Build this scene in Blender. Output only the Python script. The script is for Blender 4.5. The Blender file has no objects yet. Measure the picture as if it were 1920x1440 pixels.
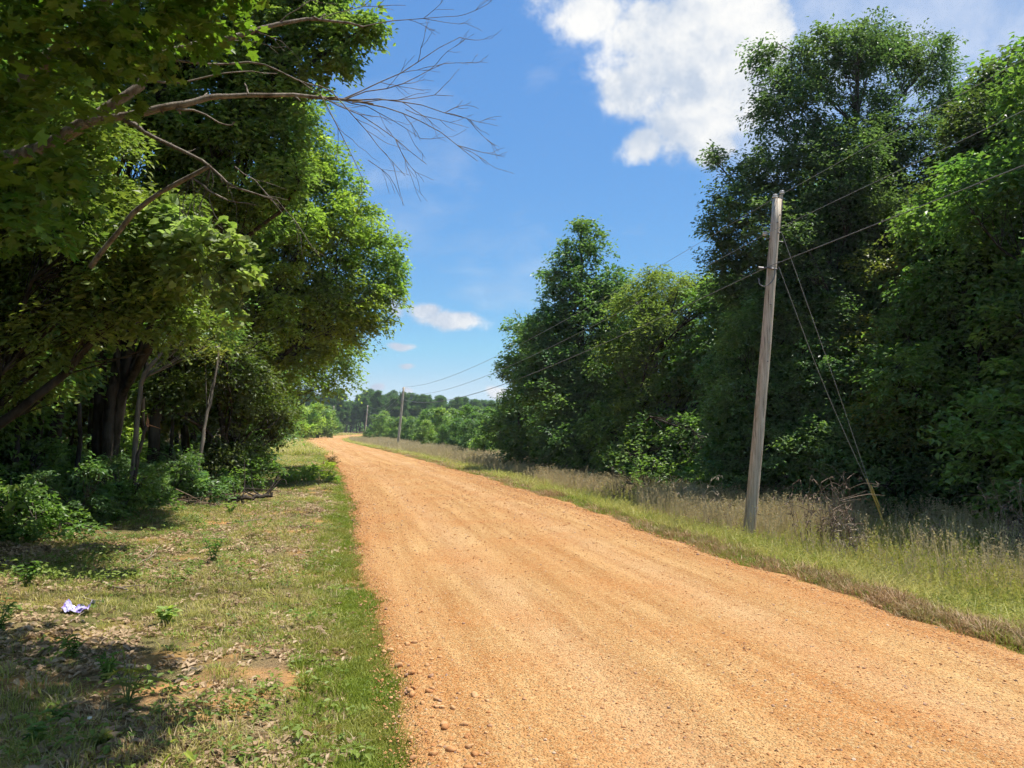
import bpy, math, random
import numpy as np
from mathutils import Vector

SC = bpy.context.scene
COL = SC.collection
RNG = np.random.default_rng(11)
R = math.radians

# ------------------------------------------------------------------ camera
CAM_H = 1.70
FPX = 1423.0                       # focal length in photo pixels (1920 wide)
PITCH = math.atan(80.0 / FPX)      # horizon a little below the middle
cam_d = bpy.data.cameras.new("camera")
cam = bpy.data.objects.new("camera", cam_d)
COL.objects.link(cam)
cam.location = (0, 0, CAM_H)
cam.rotation_euler = (R(90) + PITCH, 0, 0)
cam_d.sensor_width = 36.0
cam_d.lens = 36.0 * FPX / 1920.0
cam_d.clip_start = 0.05
cam_d.clip_end = 9000
SC.camera = cam

# ------------------------------------------------------------------ light
SUN_EL, SUN_AZ = R(69), R(78)      # azimuth clockwise from the view direction
SUN_DIR = Vector((math.sin(SUN_AZ) * math.cos(SUN_EL), math.cos(SUN_AZ) * math.cos(SUN_EL), math.sin(SUN_EL)))
sun_d = bpy.data.lights.new("sun", 'SUN')
sun_d.energy = 5.0
sun_d.angle = R(0.53)
sun_d.color = (1.0, 0.955, 0.88)
sun = bpy.data.objects.new("sun", sun_d)
COL.objects.link(sun)
sun.rotation_euler = SUN_DIR.to_track_quat('Z', 'Y').to_euler()

SC.view_settings.view_transform = 'Standard'
SC.view_settings.look = 'None'
SC.view_settings.exposure = 0.72
SC.view_settings.gamma = 1.0
SC.view_settings.use_curve_mapping = False
SC.cycles.max_bounces = 7
SC.cycles.diffuse_bounces = 5
SC.cycles.glossy_bounces = 2
SC.cycles.transmission_bounces = 3
SC.cycles.use_adaptive_sampling = True
SC.cycles.adaptive_threshold = 0.025
SC.cycles.adaptive_min_samples = 12
SC.cycles.transparent_max_bounces = 4
SC.cycles.use_denoising = True
SC.cycles.caustics_reflective = False
SC.cycles.caustics_refractive = False


def P(px, py, d):
    """point seen at photo pixel (px, py) at depth d metres"""
    vx, vz = (px - 960.0) / FPX, (720.0 - py) / FPX
    y = math.cos(PITCH) - math.sin(PITCH) * vz
    z = math.sin(PITCH) + math.cos(PITCH) * vz
    k = d / y
    return np.array((vx * k, d, z * k + CAM_H))


# ------------------------------------------------------------------ world: sky and clouds
world = bpy.data.worlds.new("World")
SC.world = world
world.use_nodes = True
world.cycles.sampling_method = 'MANUAL'
world.cycles.sample_map_resolution = 256
WT = world.node_tree
WT.nodes.clear()


def wn(t, **kw):
    n = WT.nodes.new(t)
    for k, v in kw.items():
        setattr(n, k, v)
    return n


def wm(op, a, b=None, c=None, clamp=False):
    n = wn('ShaderNodeMath', operation=op, use_clamp=clamp)
    for i, v in enumerate((a, b, c)):
        if v is None:
            continue
        if isinstance(v, (int, float)):
            n.inputs[i].default_value = v
        else:
            WT.links.new(v, n.inputs[i])
    return n.outputs[0]


def wv(op, a, b):
    n = wn('ShaderNodeVectorMath', operation=op)
    for i, v in enumerate((a, b)):
        if isinstance(v, (tuple, list, np.ndarray)):
            n.inputs[i].default_value = tuple(float(q) for q in v)
        else:
            WT.links.new(v, n.inputs[i])
    return n


sky = wn('ShaderNodeTexSky', sky_type='NISHITA')
sky.sun_disc = False
sky.sun_elevation = SUN_EL
sky.sun_rotation = SUN_AZ
sky.altitude = 100
sky.air_density = 1.0
sky.dust_density = 0.15
sky.ozone_density = 2.4
tc = wn('ShaderNodeTexCoord')
DIRV = tc.outputs['Generated']


def cloud_noise(vec, scale, detail, rough=0.6):
    n = wn('ShaderNodeTexNoise')
    n.inputs['Scale'].default_value = scale
    n.inputs['Detail'].default_value = detail
    n.inputs['Roughness'].default_value = rough
    WT.links.new(vec, n.inputs['Vector'])
    return n.outputs['Fac']


def unit(px, py):
    v = P(px, py, 1.0) - np.array((0, 0, CAM_H))
    return v / np.linalg.norm(v)


blobs_sky = []
for px, py, rx, ry in [
        (1110, 25, 85, 60), (1210, 40, 120, 95), (1330, 30, 140, 110), (1415, 40, 95, 90), (1270, 130, 165, 100),
        (1180, 170, 75, 70), (1300, 215, 120, 90), (1210, 270, 52, 40), (1330, 275, 55, 42),
        (1400, 120, 110, 120), (850, 602, 80, 21), (805, 586, 40, 20), (752, 578, 26, 22), (753, 648, 26, 11), (762, 688, 18, 9),
        (707, 731, 17, 10), (762, 737, 16, 10), (930, 731, 30, 16), (1240, -190, 330, 150)]:
    blobs_sky.append((unit(px, py), rx / FPX, ry / FPX))
rs = random.Random(5)
for k in range(13):                 # the same fair-weather cumulus all round the rest of the sky
    az = R(60 + k * 19 + rs.uniform(-6, 6)); el = R(rs.uniform(14, 60))
    r0 = rs.uniform(0.07, 0.2)
    blobs_sky.append((np.array((math.sin(az) * math.cos(el), math.cos(az) * math.cos(el), math.sin(el))), r0 * 1.5, r0))
warp = wn('ShaderNodeTexNoise'); warp.inputs['Scale'].default_value = 9.0; warp.inputs['Detail'].default_value = 3.0
WT.links.new(DIRV, warp.inputs['Vector'])
wsub = wv('SUBTRACT', warp.outputs['Color'], (0.5, 0.5, 0.5)).outputs[0]
wsc = wv('MULTIPLY', wsub, (0.05, 0.05, 0.04)).outputs[0]
WDIR = wv('ADD', DIRV, wsc).outputs[0]
field = None
for c, rx, ry in blobs_sky:
    d = wv('SUBTRACT', WDIR, c).outputs[0]
    s = wv('MULTIPLY', d, (1 / rx, 1 / rx, 1 / ry)).outputs[0]
    ln = wn('ShaderNodeVectorMath', operation='LENGTH')
    WT.links.new(s, ln.inputs[0])
    w = wm('SUBTRACT', 1.0, ln.outputs['Value'])
    field = w if field is None else wm('SMOOTH_MAX', field, w, 0.12)
n1 = cloud_noise(DIRV, 16.0, 10.0, 0.66)
off = wv('ADD', DIRV, (SUN_DIR.x * 0.018, SUN_DIR.y * 0.018, SUN_DIR.z * 0.028)).outputs[0]
n2 = cloud_noise(off, 15.0, 5.0, 0.55)
n3 = cloud_noise(DIRV, 5.0, 3.0, 0.5)
dens = wm('ADD', field, wm('MULTIPLY', wm('SUBTRACT', n1, 0.5), 1.5))
mr = wn('ShaderNodeMapRange', interpolation_type='SMOOTHSTEP')
mr.inputs['From Min'].default_value = -0.05
mr.inputs['From Max'].default_value = 0.54
WT.links.new(dens, mr.inputs['Value'])
mask = mr.outputs['Result']
# thin high veil
veil_v = wv('MULTIPLY', WDIR, (1.0, 1.0, 2.4)).outputs[0]
veil_n = cloud_noise(veil_v, 3.4, 6.0, 0.62)
veil = wm('MULTIPLY', wm('SUBTRACT', veil_n, 0.56, None), 1.5, None, True)
field2 = None                      # broad thin cloud beside the big cumulus
for px, py, rx, ry in [(1690, 40, 330, 190), (1850, 190, 260, 150), (1450, 250, 140, 110), (2100, 0, 400, 260)]:
    d = wv('SUBTRACT', WDIR, unit(px, py)).outputs[0]
    sdv = wv('MULTIPLY', d, (FPX / rx, FPX / rx, FPX / ry)).outputs[0]
    ln = wn('ShaderNodeVectorMath', operation='LENGTH')
    WT.links.new(sdv, ln.inputs[0])
    w = wm('SUBTRACT', 1.0, ln.outputs['Value'])
    field2 = w if field2 is None else wm('SMOOTH_MAX', field2, w, 0.2)
mr2 = wn('ShaderNodeMapRange', interpolation_type='SMOOTHSTEP')
mr2.inputs['From Min'].default_value = -0.15
mr2.inputs['From Max'].default_value = 0.75
mr2.inputs['To Max'].default_value = 0.5
WT.links.new(wm('ADD', field2, wm('MULTIPLY', wm('SUBTRACT', n1, 0.5), 0.9)), mr2.inputs['Value'])
mask2 = wm('MAXIMUM', wm('MAXIMUM', mask, mr2.outputs['Result']), wm('MINIMUM', veil, 0.55))
shade = wm('ADD', wm('MULTIPLY', wm('SUBTRACT', n1, n2), 1.5), wm('MULTIPLY', wm('SUBTRACT', n3, 0.5), 1.1))
mrl = wn('ShaderNodeMapRange', interpolation_type='SMOOTHSTEP')
mrl.inputs['From Min'].default_value = -0.30
mrl.inputs['From Max'].default_value = 0.50
WT.links.new(shade, mrl.inputs['Value'])
ccol = wn('ShaderNodeMix', data_type='RGBA')
ccol.inputs[6].default_value = (0.56, 0.65, 0.79, 1)
ccol.inputs[7].default_value = (1.0, 1.0, 0.985, 1)
WT.links.new(mrl.outputs['Result'], ccol.inputs[0])
bg1 = wn('ShaderNodeBackground')
bg1.inputs['Strength'].default_value = 0.10
# deep polarised blue of the photograph: whole-sky saturation and contrast response
shsv = wn('ShaderNodeSeparateColor', mode='HSV')
WT.links.new(sky.outputs[0], shsv.inputs[0])
chsv = wn('ShaderNodeCombineColor', mode='HSV')
WT.links.new(wm('MAXIMUM', shsv.outputs[0], 0.572), chsv.inputs[0])
WT.links.new(wm('POWER', shsv.outputs[1], 0.52), chsv.inputs[1])
WT.links.new(wm('MULTIPLY', wm('POWER', wm('DIVIDE', shsv.outputs[2], 5.0), 0.4), 5.0), chsv.inputs[2])
WT.links.new(chsv.outputs[0], bg1.inputs['Color'])
bg2 = wn('ShaderNodeBackground')
bg2.inputs['Strength'].default_value = 0.61
WT.links.new(ccol.outputs[2], bg2.inputs['Color'])
mx = wn('ShaderNodeMixShader')
WT.links.new(mask2, mx.inputs[0])
WT.links.new(bg1.outputs[0], mx.inputs[1])
WT.links.new(bg2.outputs[0], mx.inputs[2])
wo = wn('ShaderNodeOutputWorld')
WT.links.new(mx.outputs[0], wo.inputs['Surface'])


# ------------------------------------------------------------------ material helpers
class NT:
    def __init__(self, name):
        self.m = bpy.data.materials.new(name)
        self.m.use_nodes = True
        self.t = self.m.node_tree
        self.t.nodes.clear()
        self.out = self.n('ShaderNodeOutputMaterial')

    def n(self, t, ins=None, **kw):
        nd = self.t.nodes.new(t)
        for k, v in kw.items():
            setattr(nd, k, v)
        for k, v in (ins or {}).items():
            self.set(nd.inputs[k], v)
        return nd

    def set(self, sock, v):
        if isinstance(v, bpy.types.NodeSocket):
            self.t.links.new(v, sock)
        elif isinstance(v, (tuple, list)) and len(v) == 3 and sock.type == 'RGBA':
            sock.default_value = (*v, 1)
        else:
            sock.default_value = v

    def math(self, op, a, b=0.0, clamp=False):
        nd = self.n('ShaderNodeMath', operation=op, use_clamp=clamp)
        self.set(nd.inputs[0], a); self.set(nd.inputs[1], b)
        return nd.outputs[0]

    def noise(self, vec, scale, detail=4.0, rough=0.55, dist=0.0):
        nd = self.n('ShaderNodeTexNoise', {'Scale': scale, 'Detail': detail, 'Roughness': rough, 'Distortion': dist})
        if vec is not None:
            self.set(nd.inputs['Vector'], vec)
        return nd

    def ramp(self, fac, a, b):
        nd = self.n('ShaderNodeMapRange', {'Value': fac, 'From Min': a, 'From Max': b})
        return nd.outputs[0]

    def mix(self, fac, a, b, blend='MIX'):
        nd = self.n('ShaderNodeMix', data_type='RGBA', blend_type=blend)
        self.set(nd.inputs[0], fac); self.set(nd.inputs[6], a); self.set(nd.inputs[7], b)
        return nd.outputs[2]

    def attr(self, name):
        return self.n('ShaderNodeAttribute', attribute_name=name)

    def pos(self):
        return self.n('ShaderNodeNewGeometry').outputs['Position']

    def bump(self, h, strength, dist):
        return self.n('ShaderNodeBump', {'Height': h, 'Strength': strength, 'Distance': dist}).outputs[0]

    def finish(self, sh):
        self.t.links.new(sh, self.out.inputs['Surface'])
        return self.m

    def bsdf(self, color, rough=0.7, spec=0.3, normal=None, metallic=0.0):
        nd = self.n('ShaderNodeBsdfPrincipled', {'Base Color': color, 'Roughness': rough, 'Metallic': metallic})
        nd.inputs['Specular IOR Level'].default_value = spec
        if normal is not None:
            self.set(nd.inputs['Normal'], normal)
        return nd.outputs[0]


def leaf_material(name, trans=0.50, rough=0.42, spec=0.45, warm=(1.22, 1.38, 0.6)):
    g = NT(name)
    c = g.attr('col').outputs['Color']
    nz = g.noise(g.pos(), 0.55, 2.0)
    v = g.ramp(nz.outputs['Fac'], 0.3, 0.7)
    c2 = g.mix(v, g.mix(1.0, c, (0.80, 0.88, 0.85), 'MULTIPLY'), g.mix(1.0, c, (1.25, 1.12, 1.0), 'MULTIPLY'))
    p = g.bsdf(c2, rough, spec)
    tr = g.n('ShaderNodeBsdfTranslucent', {'Color': g.mix(1.0, c2, warm, 'MULTIPLY')})
    ms = g.n('ShaderNodeMixShader', {0: trans})
    g.t.links.new(p, ms.inputs[1]); g.t.links.new(tr.outputs[0], ms.inputs[2])
    return g.finish(ms.outputs[0])


def blade_material(name, ca, cb, cc, trans=0.45):
    """grass: colour differs from tuft to tuft"""
    g = NT(name)
    oi = g.n('ShaderNodeObjectInfo')
    nz = g.noise(g.n('ShaderNodeObjectInfo').outputs['Location'], 0.9, 3.0)
    c = g.mix(g.ramp(oi.outputs['Random'], 0.0, 1.0), ca, cb)
    c = g.mix(g.ramp(nz.outputs['Fac'], 0.42, 0.68), c, cc)
    p = g.bsdf(c, 0.5, 0.3)
    tr = g.n('ShaderNodeBsdfTranslucent', {'Color': c})
    ms = g.n('ShaderNodeMixShader', {0: trans})
    g.t.links.new(p, ms.inputs[1]); g.t.links.new(tr.outputs[0], ms.inputs[2])
    return g.finish(ms.outputs[0])


def bark_material(name, a, b, scale=9.0):
    g = NT(name)
    pos = g.n('ShaderNodeMapping', {'Vector': g.pos(), 'Scale': (1.0, 1.0, 0.25)}).outputs[0]
    n1 = g.noise(pos, scale, 6.0, 0.65)
    n2 = g.noise(g.pos(), 2.1, 3.0)
    c = g.mix(g.ramp(n1.outputs['Fac'], 0.35, 0.7), a, b)
    c = g.mix(g.ramp(n2.outputs['Fac'], 0.5, 0.75), c, tuple(0.5 * (x + y) + 0.03 for x, y in zip(a, b)))
    return g.finish(g.bsdf(c, 0.9, 0.15, g.bump(n1.outputs['Fac'], 0.9, 0.03)))


def plain_material(name, c, rough=0.7, spec=0.3, metallic=0.0, var=0.15):
    g = NT(name)
    nz = g.noise(g.pos(), 14.0, 4.0)
    cc = g.mix(g.ramp(nz.outputs['Fac'], 0.3, 0.7), tuple(x * (1 - var) for x in c), tuple(min(1, x * (1 + var)) for x in c))
    return g.finish(g.bsdf(cc, rough, spec, None, metallic))


# ------------------------------------------------------------------ mesh helpers
def mesh_np(name, V, F, mat, parent=None, col=None, smooth=False, attrs=None):
    """V (n,3); F list of (m,k) index arrays; one mesh object"""
    me = bpy.data.meshes.new(name)
    V = np.ascontiguousarray(V, dtype=np.float32)
    Fs = [f for f in (F if isinstance(F, list) else [F]) if len(f)]
    me.vertices.add(len(V)); me.vertices.foreach_set('co', V.ravel())
    li = np.concatenate([f.ravel() for f in Fs]).astype(np.int32)
    tot = np.concatenate([np.full(len(f), f.shape[1]) for f in Fs])
    start = np.concatenate([[0], np.cumsum(tot)[:-1]]).astype(np.int32)
    me.loops.add(len(li)); me.loops.foreach_set('vertex_index', li)
    me.polygons.add(len(tot)); me.polygons.foreach_set('loop_start', start)
    me.polygons.foreach_set('use_smooth', np.full(len(tot), smooth, dtype=bool))
    me.update(calc_edges=True)
    if col is not None:
        a = me.attributes.new('col', 'FLOAT_COLOR', 'POINT')
        c4 = np.ones((len(V), 4), dtype=np.float32); c4[:, :3] = col
        a.data.foreach_set('color', c4.ravel())
    for k, v in (attrs or {}).items():
        a = me.attributes.new(k, 'FLOAT', 'POINT')
        a.data.foreach_set('value', np.ascontiguousarray(v, dtype=np.float32))
    if mat is not None:
        me.materials.append(mat)
    ob = bpy.data.objects.new(name, me)
    COL.objects.link(ob)
    if parent is not None:
        ob.parent = parent
    return ob


def tag(o, label=None, cat=None, group=None, kind=None):
    for k, v in (('label', label), ('category', cat), ('group', group), ('kind', kind)):
        if v:
            o[k] = v
    return o


def empty(name, loc, label, cat, group=None):
    o = bpy.data.objects.new(name, None)
    COL.objects.link(o)
    o.location = tuple(float(q) for q in loc)
    o.empty_display_size = 0.2
    return tag(o, label, cat, group)


def nrm(v):
    return v / np.maximum(np.linalg.norm(v, axis=-1, keepdims=True), 1e-9)


def tubes(PT, RD, sides):
    """many tubes at once: PT (n,K,3), RD (n,K) -> verts, quads"""
    n, K, _ = PT.shape
    T = np.empty_like(PT)
    T[:, 1:-1] = PT[:, 2:] - PT[:, :-2]; T[:, 0] = PT[:, 1] - PT[:, 0]; T[:, -1] = PT[:, -1] - PT[:, -2]
    T = nrm(T)
    ref = np.where(np.abs(T[:, :1, 2:3]) > 0.85, np.array([[[1.0, 0, 0]]]), np.array([[[0, 0, 1.0]]]))
    A = nrm(np.cross(T, np.broadcast_to(ref, T.shape)))
    B = np.cross(T, A)
    th = np.arange(sides) * 2 * math.pi / sides
    ring = PT[:, :, None] + RD[:, :, None, None] * (A[:, :, None] * np.cos(th)[None, None, :, None] + B[:, :, None] * np.sin(th)[None, None, :, None])
    V = ring.reshape(-1, 3)
    base = (np.arange(n) * K * sides)[:, None, None] + (np.arange(K - 1) * sides)[None, :, None]
    j = np.arange(sides)[None, None]; j2 = (j + 1) % sides
    F = np.stack([base + j, base + j2, base + sides + j2, base + sides + j], -1).reshape(-1, 4)
    return V, F


def path(pts, k):
    """smooth Catmull-Rom resampling of a polyline, k points"""
    p = np.asarray(pts, float)
    if len(p) < 3:
        t = np.linspace(0, 1, k)[:, None]
        return p[0] * (1 - t) + p[-1] * t
    e = np.vstack([2 * p[0] - p[1], p, 2 * p[-1] - p[-2]])
    u = np.linspace(0, len(p) - 1 - 1e-6, k)
    i = u.astype(int); t = (u - i)[:, None]
    a, b, c, d = e[i], e[i + 1], e[i + 2], e[i + 3]
    return 0.5 * (2 * b + (c - a) * t + (2 * a - 5 * b + 4 * c - d) * t ** 2 + (3 * b - a - 3 * c + d) * t ** 3)


class MB:
    """collects shapes for ONE mesh object"""
    def __init__(self):
        self.V, self.F, self.C, self.n = [], {}, [], 0

    def add(self, V, F, col=None):
        self.V.append(V)
        for f in (F if isinstance(F, list) else [F]):
            if len(f):
                self.F.setdefault(f.shape[1], []).append(f + self.n)
        self.C.append(np.broadcast_to(np.array(col if col is not None else (1, 1, 1)), (len(V), 3)) if col is None or np.ndim(col) == 1 else col)
        self.n += len(V)

    def tube(self, pts, r0, r1, sides=8, k=8, wob=0.0, rng=None, col=None, cap=False, power=1.0):
        p = path(pts, k)
        if wob and rng is not None:
            p[1:-1] += rng.normal(0, wob, (k - 2, 3))
        rr = r0 + (r1 - r0) * np.linspace(0, 1, k) ** power
        if wob and rng is not None:
            rr = rr * rng.uniform(0.92, 1.08, k)
        V, F = tubes(p[None], rr[None], sides)
        fs = [F]
        if cap:
            fs.append(np.arange(sides)[None, ::-1].copy())
            fs.append((np.arange(sides) + sides * (k - 1))[None])
        self.add(V, fs, col)
        return p

    def box(self, c, size, rot=None, col=None):
        s = np.array([[x, y, z] for x in (-.5, .5) for y in (-.5, .5) for z in (-.5, .5)]) * np.array(size)
        if rot is not None:
            s = s @ rot.T
        self.add(s + np.array(c), np.array([[0, 1, 3, 2], [4, 6, 7, 5], [0, 4, 5, 1], [2, 3, 7, 6], [0, 2, 6, 4], [1, 5, 7, 3]]), col)

    def build(self, name, mat, parent=None, smooth=False, origin=None):
        V = np.vstack(self.V)
        if origin is not None:
            V = V - np.asarray(origin)
        return mesh_np(name, V, [np.vstack(f) for f in self.F.values()], mat, parent, np.vstack(self.C), smooth)


# ------------------------------------------------------------------ leaves
TPL = {
    # outline in (along, across, lift); fan faces
    'simple': (np.array([(0, 0, 0), (.45, .5, .12), (1, 0, -.06), (.45, -.5, .12)]), [np.array([[0, 2, 1], [0, 3, 2]])]),
    'heart': (np.array([(0, 0, 0), (-.12, .34, .05), (.28, .52, .1), (.7, .33, .06), (1, 0, -.08), (.7, -.33, .06), (.28, -.52, .1), (-.12, -.34, .05), (.45, 0, 0)]),
              [np.array([[8, 0, 1], [8, 1, 2], [8, 2, 3], [8, 3, 4], [8, 4, 5], [8, 5, 6], [8, 6, 7], [8, 7, 0]])]),
    'maple': (np.array([(0, 0, 0), (.02, .5, .06), (.3, .28, .04), (.62, .55, .02), (.66, .2, .02), (1, 0, -.1), (.66, -.2, .02), (.62, -.55, .02), (.3, -.28, .04), (.02, -.5, .06), (.4, 0, 0.03)]),
              [np.array([[10, i, (i + 1) % 10] for i in range(10)])]),
    'lance': (np.array([(0, 0, 0), (.3, .5, .1), (.7, .34, .0), (1, 0, -.14), (.7, -.34, .0), (.3, -.5, .1)]), [np.array([[0, 3, 2], [0, 2, 1], [0, 4, 3], [0, 5, 4]])]),
}


def leaves(pos, along, normal, length, width, col, tpl='simple'):
    """arrays of leaves -> V, F list, per-vertex colours"""
    T, fl = TPL[tpl]
    n = len(pos)
    a = nrm(along)
    b = nrm(np.cross(normal, a))
    c = np.cross(a, b)
    L = np.broadcast_to(np.asarray(length, float), (n,))[:, None, None]
    W = np.broadcast_to(np.asarray(width, float), (n,))[:, None, None]
    V = pos[:, None] + a[:, None] * (T[None, :, :1] * L) + b[:, None] * (T[None, :, 1:2] * W) + c[:, None] * (T[None, :, 2:3] * L)
    k = len(T)
    F = [(f[None] + (np.arange(n) * k)[:, None, None]).reshape(-1, f.shape[1]) for f in fl]
    C = np.repeat(col, k, axis=0)
    return V.reshape(-1, 3), F, C


def sphere_dirs(rng, n):
    return nrm(rng.normal(size=(n, 3)))


def palette(rng, n, cols, jitter=0.16):
    cols = np.array(cols)
    w = rng.dirichlet(np.full(len(cols), 0.8), n)
    return np.clip((w @ cols) * rng.uniform(1 - jitter, 1 + jitter, (n, 1)), 0.004, 0.9)


def spray_leaves(rng, C, OUT, per, spread, leaf, cols, droop=0.25, tpl='simple', aspect=0.52, flat=0.55):
    """C (n,3) spray centres, OUT (n,3) growth direction; each spray is a fan of leafy twigs"""
    n = len(C)
    out = nrm(OUT)
    side = nrm(np.cross(out, np.array((0, 0, 1.0)) + rng.normal(0, 0.25, (n, 3))))
    up = np.cross(side, out)
    tw = rng.integers(0, 4, (n, per))
    ang = (tw - 1.5) * 0.52 + rng.normal(0, 0.10, (n, per))
    t = rng.uniform(0.0, 1.0, (n, per)) ** 0.8
    sgn = rng.choice([-1.0, 1.0], (n, per))
    d = out[:, None] * np.cos(ang)[..., None] + side[:, None] * np.sin(ang)[..., None]
    sp = (spread * rng.uniform(0.7, 1.35, n))[:, None, None]
    pos = C[:, None] + d * (t[..., None] - 0.35) * sp
    pos[..., 2] -= (droop * t * t) * sp[..., 0]
    pos += rng.normal(0, 0.07, (n, per, 3)) * sp * np.array((1, 1, 1.0)) + up[:, None] * rng.normal(0, 0.10, (n, per, 1)) * sp
    sd = np.cross(d, up[:, None])
    al = d * 0.7 + sd * sgn[..., None] * 0.8 + np.array((0, 0, -0.28)) + rng.normal(0, 0.28, (n, per, 3))
    nm = up[:, None] * flat + np.array((0, 0, 0.55)) + rng.normal(0, 0.42, (n, per, 3))
    scol = palette(rng, n, cols, 0.22)
    lc = np.repeat(scol, per, 0) * rng.uniform(0.78, 1.25, (n * per, 1))
    ln = leaf * rng.uniform(0.65, 1.3, n * per)
    return leaves(pos.reshape(-1, 3), al.reshape(-1, 3), nm.reshape(-1, 3), ln, ln * aspect, lc, tpl)


def sample_blobs(rng, blobs, dens, shell=0.30):
    """points spread through the outer part of each blob; dens = points per unit r^2"""
    Cs, Os = [], []
    B = np.array([b[:4] for b in blobs])
    axis = np.average(B[:, :2], axis=0, weights=B[:, 3] ** 2)
    for x, y, z, r in B:
        n = max(3, int(dens * r * r))
        d = sphere_dirs(rng, n)
        rad = r * (1 - shell * rng.random(n) ** 1.6 * rng.choice([1.0, 2.2], n, p=[.75, .25])) * rng.normal(1.0, 0.17, n).clip(.6, 1.45)
        p = np.array((x, y, z)) + d * rad[:, None] * np.array((1, 1, 0.86))
        inside = np.zeros(n, bool)
        for x2, y2, z2, r2 in B:
            if (x2, y2, z2) != (x, y, z):
                inside |= np.linalg.norm(p - np.array((x2, y2, z2)), axis=1) < 0.62 * r2
        keep = ~inside | (rng.random(n) < 0.25)
        p, d = p[keep], d[keep]
        o = d * np.array((1, 1, 0.45)) + 0.5 * nrm(np.c_[p[:, :2] - axis, np.zeros(len(p))]) + np.array((0, 0, 0.12))
        Cs.append(p); Os.append(o)
    return np.vstack(Cs), np.vstack(Os)


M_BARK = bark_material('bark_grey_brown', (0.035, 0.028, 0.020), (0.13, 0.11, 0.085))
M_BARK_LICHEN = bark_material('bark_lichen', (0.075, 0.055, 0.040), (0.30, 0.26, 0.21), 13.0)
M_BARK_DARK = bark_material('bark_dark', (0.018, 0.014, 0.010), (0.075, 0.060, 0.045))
M_BARK_PALE = bark_material('bark_pale', (0.10, 0.085, 0.065), (0.24, 0.21, 0.17))
M_LEAF = leaf_material('leaf_green')
M_LEAF_SOFT = leaf_material('leaf_soft', trans=0.55, rough=0.55, spec=0.3)
M_NEEDLE = leaf_material('pine_needles', trans=0.35, rough=0.6, spec=0.2)

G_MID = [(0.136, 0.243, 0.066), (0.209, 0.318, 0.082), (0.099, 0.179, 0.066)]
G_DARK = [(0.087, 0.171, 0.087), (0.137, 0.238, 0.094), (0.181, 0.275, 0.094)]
G_LIGHT = [(0.235, 0.350, 0.106), (0.310, 0.402, 0.133), (0.172, 0.275, 0.094)]
G_OLIVE = [(0.209, 0.243, 0.066), (0.298, 0.296, 0.082), (0.148, 0.190, 0.066)]
G_BRIGHT = [(0.271, 0.402, 0.094), (0.371, 0.466, 0.112), (0.197, 0.318, 0.082)]


def limb_mesh(rng, base, top, r0, C, n_limbs, twig_every=3, r_min=0.012, lean=None):
    """trunk plus limbs reaching the spray centres, one mesh"""
    mb = MB()
    base = np.array(base, float); top = np.array(top, float)
    H = top[2] - base[2]
    mid = (base + top) / 2 + np.array((rng.normal(0, 0.04 * H), rng.normal(0, 0.03 * H), 0))
    pts = [base - np.array((0, 0, 0.25)), base + (mid - base) * 0.12, base + (mid - base) * 0.55, mid, mid + (top - mid) * 0.5, top]
    tp = path(pts, 16)
    rr = r0 * np.linspace(1, 0.10, 16) ** 0.85
    rr[0] *= 1.45; rr[1] *= 1.12
    V, F = tubes(tp[None], rr[None], 10)
    mb.add(V, F)
    if len(C) == 0:
        return mb
    idx = [int(rng.integers(len(C)))]
    dist = np.linalg.norm(C - C[idx[0]], axis=1)
    for _ in range(n_limbs - 1):
        i = int(np.argmax(dist * rng.uniform(0.7, 1.0, len(C)))); idx.append(i)
        dist = np.minimum(dist, np.linalg.norm(C - C[i], axis=1))
    K = 7
    LP, LR = [], []
    for i in idx:
        tgt = C[i]
        hz = np.linalg.norm(tgt[:2] - base[:2])
        zf = np.clip((tgt[2] - base[2] - 0.55 * hz - 0.4) / H, 0.36, 0.92)
        zi = int(zf * 15)
        st = tp[zi]
        m1 = st + (tgt - st) * 0.35 + np.array((0, 0, 0.10 * hz)) + rng.normal(0, 0.07 * hz, 3)
        m2 = st + (tgt - st) * 0.70 + np.array((0, 0, 0.06 * hz)) + rng.normal(0, 0.07 * hz, 3)
        LP.append(path([st, m1, m2, tgt], K))
        ra = min(rr[zi] * 0.6, 0.02 + 0.014 * hz)
        LR.append(np.linspace(ra, r_min * 0.8, K))
    LP, LR = np.array(LP), np.array(LR)
    V, F = tubes(LP, LR, 6); mb.add(V, F)
    sel = np.arange(len(C))[::twig_every]
    S = C[sel]
    D = np.linalg.norm(S[:, None] - C[idx][None], axis=2)
    own = D.argmin(1)
    kk = rng.integers(2, 6, len(sel))
    st = LP[own, kk]
    tl = np.linalg.norm(S - st, axis=1, keepdims=True)
    m1 = st + (S - st) * 0.5 + rng.normal(0, 0.1, S.shape) * tl + np.array((0, 0, 0.08)) * tl
    TP = np.stack([st, (st + m1) / 2 + rng.normal(0, .02, S.shape) * tl, m1, S], 1)
    TR = np.stack([np.full(len(S), r_min * q) for q in (1.1, .85, .6, .3)], 1)
    V, F = tubes(TP, TR, 3); mb.add(V, F)
    return mb


TREE_SOURCE = {}


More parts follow.
